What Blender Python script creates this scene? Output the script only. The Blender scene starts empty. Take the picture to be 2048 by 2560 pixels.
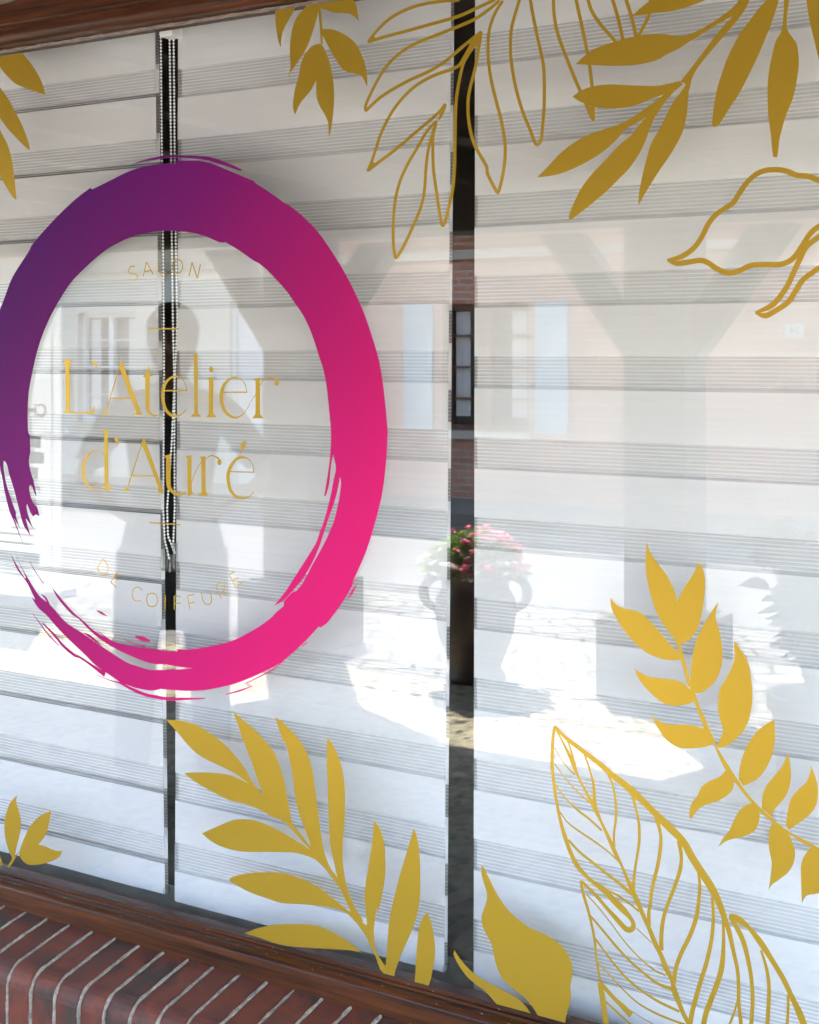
import bpy, bmesh, math, random
from mathutils import Vector, Matrix
from mathutils.geometry import delaunay_2d_cdt
C = bpy.context.scene
R = math.radians
random.seed(4)

# ------------------------------------------------------------ camera, light, exposure
TH = R(30.8); FPX = 3443.0; CX = 1024.0; HY = 879.0; DC = 2.4; EYE = 1.6
cam = bpy.data.cameras.new("camera"); camo = bpy.data.objects.new("camera", cam)
C.collection.objects.link(camo); C.camera = camo
camo.location = (0, -DC, EYE); camo.rotation_euler = (R(90), 0, TH)
cam.sensor_fit = 'HORIZONTAL'; cam.sensor_width = 36; cam.lens = 36*FPX/2048
cam.shift_y = -(1280-HY)/2048; cam.clip_start = 0.05; cam.clip_end = 500
SUN_EL = R(52); SX, SY = -0.616, -0.788            # the sun stands over the far side of the street
w = bpy.data.worlds.new("World"); C.world = w; w.use_nodes = True
nt = w.node_tree; bg = nt.nodes['Background']
sky = nt.nodes.new('ShaderNodeTexSky'); sky.sky_type = 'NISHITA'; sky.sun_disc = False
sky.sun_elevation = SUN_EL; sky.sun_rotation = math.atan2(SX, SY)
nt.links.new(sky.outputs[0], bg.inputs[0]); bg.inputs[1].default_value = 0.15
sl = bpy.data.lights.new("sun", 'SUN'); so = bpy.data.objects.new("sun", sl); C.collection.objects.link(so)
sl.energy = 3.0; sl.angle = R(0.5); sl.color = (1, 0.965, 0.90)
sd = Vector((SX*math.cos(SUN_EL), SY*math.cos(SUN_EL), math.sin(SUN_EL)))
so.rotation_euler = (-sd).to_track_quat('-Z', 'Y').to_euler()
C.view_settings.view_transform = 'Standard'; C.view_settings.look = 'None'
C.view_settings.exposure = 4.06; C.view_settings.gamma = 1

# ------------------------------------------------------------ helpers
def plane(px, py, Y=0.0):
    """photo point -> the point of the vertical plane at depth Y"""
    u = (px-CX)/FPX; v = (HY-py)/FPX
    s = (Y+DC)/(math.cos(TH)+u*math.sin(TH))
    return Vector((s*(-math.sin(TH)+u*math.cos(TH)), Y, EYE+v*s))
def link(o, parent=None):
    C.collection.objects.link(o)
    if parent: o.parent = parent
    return o
def obj(name, bm, m, parent=None, smooth=False):
    me = bpy.data.meshes.new(name); bm.normal_update(); bm.to_mesh(me); bm.free()
    for mm in (m if isinstance(m, (list, tuple)) else [m]): me.materials.append(mm)
    if smooth:
        for p in me.polygons: p.use_smooth = True
    return link(bpy.data.objects.new(name, me), parent)
def tag(o, label=None, cat=None, group=None, kind=None):
    if label: o['label'] = label
    if cat: o['category'] = cat
    if group: o['group'] = group
    if kind: o['kind'] = kind
    return o
def thing(name, label, cat, loc=(0, 0, 0), rz=0, group=None):
    o = bpy.data.objects.new(name, None); link(o); o.location = loc; o.rotation_euler = (0, 0, rz)
    o.empty_display_size = .1
    return tag(o, label, cat, group)
def copy_tree(o, parent=None):
    c = o.copy(); link(c); c.parent = parent
    for ch in list(o.children): copy_tree(ch, c)
    return c
def box(bm, x0, x1, y0, y1, z0, z1, mi=0, M=None):
    vs = [Vector((x, y, z)) for z in (z0, z1) for y in (y0, y1) for x in (x0, x1)]
    if M: vs = [M @ v for v in vs]
    v = [bm.verts.new(p) for p in vs]
    for q in ((0, 2, 3, 1), (4, 5, 7, 6), (0, 1, 5, 4), (2, 6, 7, 3), (0, 4, 6, 2), (1, 3, 7, 5)):
        f = bm.faces.new([v[i] for i in q]); f.material_index = mi
def bevel(bm, w, seg=2):
    bmesh.ops.bevel(bm, geom=list(bm.edges), offset=w, segments=seg, affect='EDGES', profile=.6)
def lathe(bm, prof, n=40, c=(0, 0, 0), M=None):
    rings = []
    for r, z in prof:
        ring = []
        for i in range(n):
            a = 2*math.pi*i/n
            p = Vector((c[0]+r*math.cos(a), c[1]+r*math.sin(a), c[2]+z))
            ring.append(bm.verts.new(M @ p if M else p))
        rings.append(ring)
    for a, b in zip(rings, rings[1:]):
        for i in range(n): bm.faces.new((a[i], a[(i+1) % n], b[(i+1) % n], b[i]))
    bm.faces.new(rings[0][::-1]); bm.faces.new(rings[-1])
def tube(bm, pts, rad, n=10):
    pts = [Vector(p) for p in pts]; rings = []
    up = Vector((0.31, .2, .93))
    for i, p in enumerate(pts):
        t = (pts[min(i+1, len(pts)-1)]-pts[max(i-1, 0)]).normalized()
        a = t.cross(up).normalized(); b = t.cross(a).normalized()
        r = rad[i] if isinstance(rad, (list, tuple)) else rad
        rings.append([bm.verts.new(p+(a*math.cos(2*math.pi*k/n)+b*math.sin(2*math.pi*k/n))*r) for k in range(n)])
    for a, b in zip(rings, rings[1:]):
        for k in range(n): bm.faces.new((a[k], a[(k+1) % n], b[(k+1) % n], b[k]))
    bm.faces.new(rings[0][::-1]); bm.faces.new(rings[-1])
def sweep_x(bm, prof, x0, x1, nseg=1, closed=True):
    """profile of (y,z) points run along X"""
    rows = []
    for i in range(nseg+1):
        x = x0+(x1-x0)*i/nseg
        rows.append([bm.verts.new((x, y, z)) for y, z in prof])
    n = len(prof)
    for a, b in zip(rows, rows[1:]):
        for k in range(n if closed else n-1):
            bm.faces.new((a[k], a[(k+1) % n], b[(k+1) % n], b[k]))
    if closed: bm.faces.new(rows[0][::-1]); bm.faces.new(rows[-1])

# ------------------------------------------------------------ materials
def mat(name, col=(.5, .5, .5), rough=.6, metal=0, spec=.5):
    m = bpy.data.materials.new(name); m.use_nodes = True
    b = m.node_tree.nodes['Principled BSDF']
    b.inputs['Base Color'].default_value = (*col, 1); b.inputs['Roughness'].default_value = rough
    b.inputs['Metallic'].default_value = metal; b.inputs['Specular IOR Level'].default_value = spec
    return m
def N(m, t, **kw):
    n = m.node_tree.nodes.new(t)
    for k, v in kw.items():
        if k in n.inputs.keys(): n.inputs[k].default_value = v
        else: setattr(n, k, v)
    return n
def L(m, a, b): m.node_tree.links.new(a, b)
def bsdf(m): return m.node_tree.nodes['Principled BSDF']
def coords(m, scale=(1, 1, 1), kind='Object'):
    tc = N(m, 'ShaderNodeTexCoord'); mp = N(m, 'ShaderNodeMapping'); mp.inputs['Scale'].default_value = scale
    L(m, tc.outputs[kind], mp.inputs[0]); return mp.outputs[0]
def ramp(m, fac, stops):
    r = N(m, 'ShaderNodeValToRGB'); e = r.color_ramp.elements
    while len(e) < len(stops): e.new(.5)
    for k, (p, c) in enumerate(stops): e[k].position = p; e[k].color = (*c, 1)
    L(m, fac, r.inputs[0]); return r.outputs[0]
def bump(m, h, s=.3, d=.01):
    b = N(m, 'ShaderNodeBump'); b.inputs['Strength'].default_value = s; b.inputs['Distance'].default_value = d
    L(m, h, b.inputs['Height']); L(m, b.outputs[0], bsdf(m).inputs['Normal'])
def noisy(name, c1, c2, scale=(5, 5, 5), rough=.6, detail=6, bs=.0, bd=.005, spec=.5, mid=(.35, .65)):
    m = mat(name, c1, rough, spec=spec)
    n = N(m, 'ShaderNodeTexNoise', Scale=1.0, Detail=detail, Roughness=.65); L(m, coords(m, scale), n.inputs['Vector'])
    L(m, ramp(m, n.outputs[0], [(mid[0], c1), (mid[1], c2)]), bsdf(m).inputs['Base Color'])
    if bs: bump(m, n.outputs[0], bs, bd)
    return m
wood = noisy('varnished_wood', (.016, .005, .002), (.100, .027, .007), (3, 90, 90), .36, 8, .35, .0015)
_n = N(wood, 'ShaderNodeTexNoise', Scale=1.0, Detail=4.0); L(wood, coords(wood, (14, 40, 40)), _n.inputs['Vector'])
_r = N(wood, 'ShaderNodeMapRange'); _r.inputs[3].default_value = .25; _r.inputs[4].default_value = .55; bsdf(wood).inputs['Specular IOR Level'].default_value = .2
L(wood, _n.outputs[0], _r.inputs[0]); L(wood, _r.outputs[0], bsdf(wood).inputs['Roughness'])
stone = noisy('lintel_stone', (.16, .10, .07), (.33, .25, .19), (20, 60, 60), .9, 8, .5, .004)
mortar = noisy('mortar', (.16, .13, .105), (.37, .315, .25), (60, 60, 60), .95, 6, .8, .003)
silicone = noisy('putty', (.08, .055, .04), (.25, .19, .165), (40, 300, 300), .7, 5, .5, .001)
# white blind cloth, its sheer net of threads
cloth = mat('blind_cloth', (.80, .80, .79), .85)
_w = N(cloth, 'ShaderNodeTexNoise', Scale=1.0, Detail=3.0); L(cloth, coords(cloth, (3, 3, 260)), _w.inputs['Vector'])
L(cloth, ramp(cloth, _w.outputs[0], [(.3, (.73, .73, .73)), (.7, (.77, .77, .765))]), bsdf(cloth).inputs['Base Color'])
_tr = N(cloth, 'ShaderNodeBsdfTranslucent'); _tr.inputs[0].default_value = (.8, .8, .8, 1)
_mx = N(cloth, 'ShaderNodeMixShader'); _mx.inputs[0].default_value = .12
_out = cloth.node_tree.nodes['Material Output']
L(cloth, bsdf(cloth).outputs[0], _mx.inputs[1]); L(cloth, _tr.outputs[0], _mx.inputs[2]); L(cloth, _mx.outputs[0], _out.inputs[0])
net = mat('blind_net', (.74, .74, .73), .8)
_tc = N(net, 'ShaderNodeTexCoord'); _sp = N(net, 'ShaderNodeSeparateXYZ'); L(net, _tc.outputs['Object'], _sp.inputs[0])
_nz = N(net, 'ShaderNodeTexNoise', Scale=1.0, Detail=5.0, Roughness=.6); L(net, coords(net, (9, 9, 420)), _nz.inputs['Vector'])
_m1 = N(net, 'ShaderNodeMath', operation='MULTIPLY'); _m1.inputs[1].default_value = 2*math.pi/.0074; L(net, _sp.outputs[2], _m1.inputs[0])
_m2 = N(net, 'ShaderNodeMath', operation='SINE'); L(net, _m1.outputs[0], _m2.inputs[0])
_r1 = N(net, 'ShaderNodeMapRange'); _r1.inputs[1].default_value = .45; _r1.inputs[2].default_value = .85
_r1.inputs[3].default_value = .0; _r1.inputs[4].default_value = .13; L(net, _m2.outputs[0], _r1.inputs[0])
_r2 = N(net, 'ShaderNodeMapRange'); _r2.inputs[1].default_value = .35; _r2.inputs[2].default_value = .7
_r2.inputs[3].default_value = .33; _r2.inputs[4].default_value = .47; L(net, _nz.outputs[0], _r2.inputs[0])
_ad = N(net, 'ShaderNodeMath', operation='ADD', use_clamp=True); L(net, _r1.outputs[0], _ad.inputs[0]); L(net, _r2.outputs[0], _ad.inputs[1])
_tp = N(net, 'ShaderNodeBsdfTransparent'); _mx = N(net, 'ShaderNodeMixShader'); L(net, _ad.outputs[0], _mx.inputs[0])
_cr = N(net, 'ShaderNodeMapRange'); _cr.inputs[1].default_value = .3; _cr.inputs[2].default_value = .8; _cr.inputs[3].default_value = .69; _cr.inputs[4].default_value = .90
L(net, _m2.outputs[0], _cr.inputs[0]); L(net, _cr.outputs[0], bsdf(net).inputs['Base Color'])
_t2 = N(net, 'ShaderNodeBsdfTranslucent'); _t2.inputs[0].default_value = (.8, .8, .79, 1); _m5 = N(net, 'ShaderNodeMixShader'); _m5.inputs[0].default_value = .2
L(net, bsdf(net).outputs[0], _m5.inputs[1]); L(net, _t2.outputs[0], _m5.inputs[2])
L(net, _tp.outputs[0], _mx.inputs[1]); L(net, _m5.outputs[0], _mx.inputs[2]); L(net, _mx.outputs[0], net.node_tree.nodes['Material Output'].inputs[0])
shade_line_m = mat('blind_shade_line', (.42, .42, .42), .9)  # painted contact shade where the net meets the cloth below
def make_glass(name, r0, tint=(.97, .985, .975), dust=0):
    g = bpy.data.materials.new(name); g.use_nodes = True; T = g.node_tree; T.nodes.clear()
    out = N(g, 'ShaderNodeOutputMaterial'); tr = N(g, 'ShaderNodeBsdfTransparent'); tr.inputs[0].default_value = (*tint, 1)
    gl = N(g, 'ShaderNodeBsdfGlossy'); gl.inputs['Roughness'].default_value = 0.0; gl.inputs[0].default_value = (1, 1, 1, 1)
    ge = N(g, 'ShaderNodeNewGeometry'); d = N(g, 'ShaderNodeVectorMath', operation='DOT_PRODUCT')
    L(g, ge.outputs['Normal'], d.inputs[0]); L(g, ge.outputs['Incoming'], d.inputs[1])
    ab = N(g, 'ShaderNodeMath', operation='ABSOLUTE'); L(g, d.outputs['Value'], ab.inputs[0])
    om = N(g, 'ShaderNodeMath', operation='SUBTRACT'); om.inputs[0].default_value = 1; L(g, ab.outputs[0], om.inputs[1])
    pw = N(g, 'ShaderNodeMath', operation='POWER'); pw.inputs[1].default_value = 5; L(g, om.outputs[0], pw.inputs[0])
    ma = N(g, 'ShaderNodeMath', operation='MULTIPLY_ADD', use_clamp=True); ma.inputs[1].default_value = 1-r0; ma.inputs[2].default_value = r0
    L(g, pw.outputs[0], ma.inputs[0])
    mx = N(g, 'ShaderNodeMixShader'); L(g, ma.outputs[0], mx.inputs[0]); L(g, tr.outputs[0], mx.inputs[1]); L(g, gl.outputs[0], mx.inputs[2])
    if dust:
        n = N(g, 'ShaderNodeTexNoise', Scale=1.0, Detail=9.0, Roughness=.75); L(g, coords(g, (4, 4, 2)), n.inputs['Vector'])
        mr = N(g, 'ShaderNodeMapRange'); mr.inputs[1].default_value = .42; mr.inputs[2].default_value = .75; mr.inputs[4].default_value = dust; L(g, n.outputs[0], mr.inputs[0])
        df = N(g, 'ShaderNodeBsdfDiffuse'); df.inputs[0].default_value = (.8, .78, .74, 1); m2 = N(g, 'ShaderNodeMixShader')
        L(g, mr.outputs[0], m2.inputs[0]); L(g, mx.outputs[0], m2.inputs[1]); L(g, df.outputs[0], m2.inputs[2]); L(g, m2.outputs[0], out.inputs[0]); return g
    L(g, mx.outputs[0], out.inputs[0]); return g
glass = make_glass('window_glass', .049, (.985, .98, .982), .007)
clear = make_glass('clear_plastic', .10, (.8, .82, .8))
# vinyl films
gold = mat('gold_vinyl', (.54, .335, .035), .30, .55, .3)
_tg = N(gold, 'ShaderNodeBsdfTransparent'); _tg.inputs[0].default_value = (.75, .5, .1, 1)
_mx = N(gold, 'ShaderNodeMixShader'); _mx.inputs[0].default_value = .13
L(gold, bsdf(gold).outputs[0], _mx.inputs[1]); L(gold, _tg.outputs[0], _mx.inputs[2]); L(gold, _mx.outputs[0], gold.node_tree.nodes['Material Output'].inputs[0])
pink = mat('ring_vinyl', (.8, .03, .2), .6, 0, .1)
_sp = N(pink, 'ShaderNodeSeparateXYZ'); _tc = N(pink, 'ShaderNodeTexCoord'); L(pink, _tc.outputs['Object'], _sp.inputs[0])
pa, pb = plane(130, 520), plane(900, 1330)
dx, dz = pb.x-pa.x, pb.z-pa.z; q = dx*dx+dz*dz
_a = N(pink, 'ShaderNodeMath', operation='MULTIPLY_ADD'); _a.inputs[1].default_value = dx/q; _a.inputs[2].default_value = -(pa.x*dx+pa.z*dz)/q
_b = N(pink, 'ShaderNodeMath', operation='MULTIPLY_ADD'); _b.inputs[1].default_value = dz/q
L(pink, _sp.outputs[0], _a.inputs[0]); L(pink, _sp.outputs[2], _b.inputs[0]); L(pink, _a.outputs[0], _b.inputs[2])
L(pink, ramp(pink, _b.outputs[0], [(0, (.070, .003, .112)), (.3, (.15, .004, .125)), (.62, (.33, .006, .12)), (1.0, (.60, .010, .135))]), bsdf(pink).inputs['Base Color'])
bead_m = mat('white_beads', (.92, .92, .9), .35)
grey_plastic = noisy('bar_plastic', (.5, .5, .5), (.6, .6, .6), (9, 9, 9), .5)
board_m = noisy('window_board_tile', (.30, .32, .31), (.38, .40, .39), (7, 7, 7), .5, 6)
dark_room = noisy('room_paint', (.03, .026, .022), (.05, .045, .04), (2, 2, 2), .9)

# ------------------------------------------------------------ 2D outlines of the window films
FR = {'A1': (0, 100, 10.78), 'A2': (0, 300, 10.78), 'B': (680, 0, 6.161), 'C1': (900, 0, 4.792), 'C2': (900, 250, 4.792),
      'C3': (1180, 0, 4.792), 'C4': (1340, 0, 4.792), 'D': (1688, 0, 4.792), 'D2': (1340, 250, 4.792), 'E': (1648, 380, 4.3125),
      'H': (0, 1960, 7.1875), 'I1': (400, 1750, 4.3125), 'I2': (720, 1800, 4.3125), 'I3': (560, 2060, 4.3125),
      'J': (900, 2060, 4.3125), 'J2': (1120, 2060, 4.3125), 'K1': (1348, 1780, 4.3125), 'K2': (1428, 2060, 4.3125),
      'K3': (1648, 2060, 4.3125), 'L1': (1508, 1340, 4.3125), 'L2': (1648, 1780, 4.3125), 'T1': (140, 860, 5.39),
      'T2': (400, 860, 5.39), 'T3': (300, 600, 7.1875), 'T4': (220, 1270, 4.3125), 'R1': (0, 380, 3.594),
      'R5': (0, 740, 4.3125), 'R6': (0, 1080, 5.39), 'R7': (0, 1340, 4.3125), 'R8': (200, 1500, 3.594), 'R9': (520, 1320, 3.594),
      'R10': (680, 1060, 5.39), 'R11': (480, 360, 3.317)}
def parse(s, f=None):
    out = []
    for t in s.split():
        if t[0] == '@': f = FR[t[1:]]; continue
        c = t.endswith('!'); x, y = t.rstrip('!').split(',')
        p = plane(f[0]+float(x)/f[2], f[1]+float(y)/f[2]); out.append((p.x, p.z, c, f[2]))
    return out
def cr(p0, p1, p2, p3, t):
    return tuple(.5*(2*b+(c-a)*t+(2*a-5*b+4*c-d)*t*t+(3*b-a-3*c+d)*t**3) for a, b, c, d in zip(p0, p1, p2, p3))
def smooth(pts, closed, vals=None, n=4):
    """Catmull-Rom through the points, sharp at corners; vals ride along"""
    m = len(pts); P = [(p[0], p[1], (vals[i] if vals else 0)) for i, p in enumerate(pts)]
    out = []
    for i in range(m if closed else m-1):
        j = (i+1) % m
        a = P[i-1] if (closed or i > 0) and not pts[i][2] else P[i]
        d = P[(j+1) % m] if (closed or j+1 < m) and not pts[j][2] else P[j]
        for k in range(n): out.append(cr(a, P[i], P[j], d, k/n))
    if not closed: out.append(P[-1])
    return out
def poly(s):
    return [[(p[0], p[1]) for p in smooth(parse(s), True, n=6)]]
def stroke(s, wd, taper=0):
    """ribbon; wd in crop pixels, one value or one per point; split at corners"""
    pts = parse(s); m = len(pts)
    ws = list(wd) if isinstance(wd, (list, tuple)) else [wd]*m
    if len(ws) < m: ws = [ws[min(len(ws)-1, round(i*(len(ws)-1)/(m-1)))] for i in range(m)]
    res = []; st = 0
    cuts = [i for i in range(1, m-1) if pts[i][2]]+[m-1]
    for c in cuts:
        seg = pts[st:c+1]; wv = [ws[i]/pts[i][3]*2.95/FPX for i in range(st, c+1)]
        q = smooth(seg, False, wv, 5)
        Lp, Rp = [], []
        for i, (x, z, wv_) in enumerate(q):
            a = q[max(i-1, 0)]; b = q[min(i+1, len(q)-1)]
            tx, tz = b[0]-a[0], b[1]-a[1]; l = math.hypot(tx, tz) or 1
            ww = max(wv_*1.06, .0017)
            if taper and (i == 0 or i == len(q)-1): ww *= .35
            nx, nz = -tz/l*ww/2, tx/l*ww/2
            Lp.append((x+nx, z+nz)); Rp.append((x-nx, z-nz))
        # overlapping short ribbons: robust where the line bends hard
        for i in range(0, len(q)-1, 4):
            j = min(i+4, len(q)-1)
            res.append(Lp[i:j+1]+Rp[i:j+1][::-1])
        st = c
    return res
def disc(s, rx, ry=None):
    p = parse(s)[0]; k = 2.95/FPX/p[3]; ry = ry or rx
    return [[(p[0]+.93*rx*k*math.cos(a*math.pi/10), p[1]+ry*k*math.sin(a*math.pi/10)) for a in range(20)]]
def film(name, polys, m, y, parent=None, th=.0004, zclip=(.327, 2.333)):
    V, F = [], []
    for p in polys:
        p = [(x, min(max(z, zclip[0]), zclip[1])) for x, z in p]
        a = sum(p[i][0]*p[(i+1) % len(p)][1]-p[(i+1) % len(p)][0]*p[i][1] for i in range(len(p)))
        if abs(a) < 1e-9: continue
        if a < 0: p = p[::-1]
        F.append(list(range(len(V), len(V)+len(p)))); V += [Vector(q_) for q_ in p]
    E_d = [(ix[i], ix[(i+1) % len(ix)]) for ix in F for i in range(len(ix))]
    v, e, f, *_ = delaunay_2d_cdt(V, E_d, [], 0, 1e-6)
    PL = []
    for ix in F:
        pp = [V[i] for i in ix]; PL.append((min(p_.x for p_ in pp), max(p_.x for p_ in pp), min(p_.y for p_ in pp), max(p_.y for p_ in pp), pp))
    def inside(x, y):
        for x0, x1, y0, y1, pp in PL:
            if not (x0 <= x <= x1 and y0 <= y <= y1): continue
            wn = 0; a = pp[-1]
            for b in pp:
                if (a.y <= y) != (b.y <= y):
                    c = (b.x-a.x)*(y-a.y)-(x-a.x)*(b.y-a.y)
                    if a.y <= y and c > 0: wn += 1
                    elif b.y <= y and c < 0: wn -= 1
                a = b
            if wn: return True
        return False
    f = [t for t in f if inside(sum(v[i][0] for i in t)/len(t), sum(v[i][1] for i in t)/len(t))]
    bm = bmesh.new()
    fr = [bm.verts.new((q_[0], y-th, q_[1])) for q_ in v]; bk = [bm.verts.new((q_[0], y, q_[1])) for q_ in v]
    cnt = {}
    for t in f:
        for i in range(len(t)):
            k = (t[i], t[(i+1) % len(t)]); cnt[k] = 1
    for t in f:
        bm.faces.new([fr[i] for i in t]); bm.faces.new([bk[i] for i in reversed(t)])
    for (a, b) in cnt:
        if (b, a) not in cnt: bm.faces.new((fr[b], fr[a], bk[a], bk[b]))
    loose = [x for x in bm.verts if not x.link_faces]
    bmesh.ops.delete(bm, geom=loose, context='VERTS')
    return obj(name, bm, m, parent)
YF = -.0052                                         # films sit on the street side of the pane
RING = """@R1 1610,80! 1725,78 @R11 150,155 350,235 520,305! 560,340 640,390 780,490! 820,512 920,590 1040,710 1150,860 1280,1070 1400,1310 1500,1580 1580,1880
 @R10 1572,0 1575,200 1555,520 1510,900 1430,1250 1320,1620 1230,1850 1100,2140 @R9 1350,430 1250,620 1100,830 1020,893! 1010,880! 870,1030 690,1190 550,1270 350,1360 200,1410 0,1450
 @R8 1000,812 850,805 740,795! 650,810 510,785! 380,738! @R7 1180,1480 1050,1390 950,1290 800,1150 650,1000 520,850 430,770 360,660! 400,685! 340,560 290,470 200,350 130,180!
 215,340 285,450! 300,450! 170,155! 250,330 330,470 440,640 560,740 700,900 760,950 900,1040 1000,1110 1150,1210 1370,1350 1500,1400 @R8 640,622 760,625 900,620 1030,610! 900,595 780,575
 640,563 430,480 250,385 120,285 0,165 @R7 780,830 650,680 570,540! 660,650 800,810 940,930 1010,1000 1150,1090 @R8 160,265 300,360 420,400 560,425! 700,440 800,455 890,457! 890,438!
 1000,440 1200,410 1400,355 1600,250 1725,160 @R9 620,760 690,700! 700,650! 770,575 800,570! 860,500 940,350 @R10 430,2130 560,1900 700,1650 810,1420 870,1250 925,1000 950,800 938,710!
 900,900 850,1080 780,1280 730,1430 660,1640 570,1850 450,2060 @R9 820,510 700,640 605,697! 700,580 830,380 920,240 990,120 1030,0 @R10 680,1430 750,1200 810,960 850,760 880,620 875,540 845,400!
 820,520 805,650 790,800 760,920 740,970! 725,970! 760,760 790,560 808,380 815,200 808,0 @R11 1120,1950 1060,1740 1000,1560 940,1430 860,1310 780,1200 640,1050 560,985! 520,965 400,880 290,815!
 240,815 120,765 0,735 @R1 1600,712 1450,712 1300,735 1220,755 1135,788! 1000,860 880,950 750,1070 640,1190 520,1380 430,1560 360,1750 310,1950 @R5 370,800 330,1020 315,1250 320,1450 340,1500!
 345,1680! 330,1780 350,1900 @R6 470,640 510,830 510,860! 490,830 460,740 435,715 415,740 430,850 470,960! 520,1010 555,1135! 510,1110 470,1135! 440,1090 400,1000 390,965! 380,1000 400,1110 470,1300!
 380,1170 370,1170! 400,1280 435,1395! 340,1250 280,1040 240,880 190,700 150,580 120,450 90,395 70,400 75,520 110,700 170,900 240,1090! 230,1110! 290,1300! 210,1150! 335,1510! 200,1180
 150,1060 90,820 50,600 10,410! -60,300! @R1 -40,2156 -35,1800 0,1480 60,1300 130,1120 270,900 290,860! 300,840! 400,720 550,560 700,420 825,325! 845,337! 1000,260 1200,165 1400,115 1600,100!"""
ring = poly(RING)
ring += poly("@R1 1195,110! 1350,62 1500,35 1700,33 @R11 150,108 300,155 430,215! 400,220 250,170 100,130 @R1 1600,52 1500,57 1350,82")
for s_, w_ in (("@R7 370,830 450,940 540,1060 655,1180", [4, 14, 18, 10]), ("@R7 475,935 600,1060 700,1180 820,1280 880,1305 1000,1385 1150,1490", [14, 30, 34, 34, 24, 30, 60]),
               ("@R7 340,275 400,380 490,515", [2, 10, 3]), ("@R7 925,1045 1000,1085 1090,1162", [8, 30, 8]), ("@R7 1060,800 1110,825 1170,860", [6, 26, 6]),
               ("@R7 465,628 510,665 560,760", [8, 26, 20]), ("@R8 510,325 580,345 645,365", [12, 42, 12]), ("@R7 1055,1490 1200,1550 1310,1580 1450,1650 1600,1710 1725,1730", [4, 10, 20, 34, 34, 30]),
               ("@R8 600,850 800,885 950,885 1140,878", [26, 28, 22, 8]), ("@R8 1325,845 1450,810 1560,770", [5, 14, 4]), ("@R9 345,1395 500,1320 620,1250 690,1190", [5, 10, 10, 5]),
               ("@R9 1275,635 1310,570 1350,505", [6, 20, 6]), ("@R9 860,1060 905,1025", 7), ("@R8 415,350 500,385 600,415", [3, 9, 12])):
    ring += stroke(s_, w_)
o = film('ring_decal', ring, pink, YF)
tag(o, 'large brush stroke ring fading from purple to hot pink on the glass', 'window decal')

# gold leaf sprigs
A_ = poly("@A1 -80,470! 640,345! 750,480 900,670 1050,900 1160,1120 1230,1330 1275,1490! 1080,1430 800,1320 480,1195 250,990 110,830 0,690 -80,560!")
A_ += poly("@A1 -80,1080! 0,1205 110,1370 300,1650 430,1900 560,2130 @A2 650,170 760,450 820,640 850,780! 830,820! 650,660 440,440 250,240 100,30 @A1 0,2070 -80,1980!")
A_ += poly("@A2 -80,20! 0,180 110,400 240,650 330,930 390,1230 430,1530 460,1850 485,2150! 420,2110 300,1950 150,1700 60,1530 0,1430 -80,1300!")
tag(film('leaf_decal', A_, gold, YF), 'dark gold leaves cut by the left edge under the top rail', 'window decal', 'gold leaf decals')
B_ = poly("@B 75,165! 230,130 400,95! 340,215 270,330 200,470 170,580 160,740! 120,620 95,480 75,300")
B_ += poly("@B 570,90! 730,60! 740,150 700,330 640,530 560,740 450,920 320,1110! 250,1245! 310,1060 300,860 305,660 340,440 420,250")
B_ += poly("@B 570,95! 800,35 1260,-5! 1320,90 1360,340! 1300,270 1200,215 980,200 850,155 780,140 720,170!")
B_ += poly("@B 730,100! 770,140 800,450 805,680! 775,680! 760,430 735,150!")
B_ += poly("@B 795,455! 950,460 1130,530 1300,660 1410,860 1470,1060 1490,1220 1490,1325! 1475,1320! 1440,1230 1370,1160 1200,1120 1100,1060 990,900 880,700 795,530!")
B_ += poly("@B 775,675! 810,720 870,850 920,1000 960,1200 980,1450 970,1700 940,1950 910,2090! 895,2085! 890,1900 830,1760 750,1620 710,1480 705,1235! 620,1400 500,1540 430,1650 380,1775! 350,1680 350,1560 380,1370 440,1150 480,950 560,800 650,710")
tag(film('leaf_decal', B_, gold, YF), 'small gold sprig hanging from the top rail above the ring', 'window decal', 'gold leaf decals')
C_ = []
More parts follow.
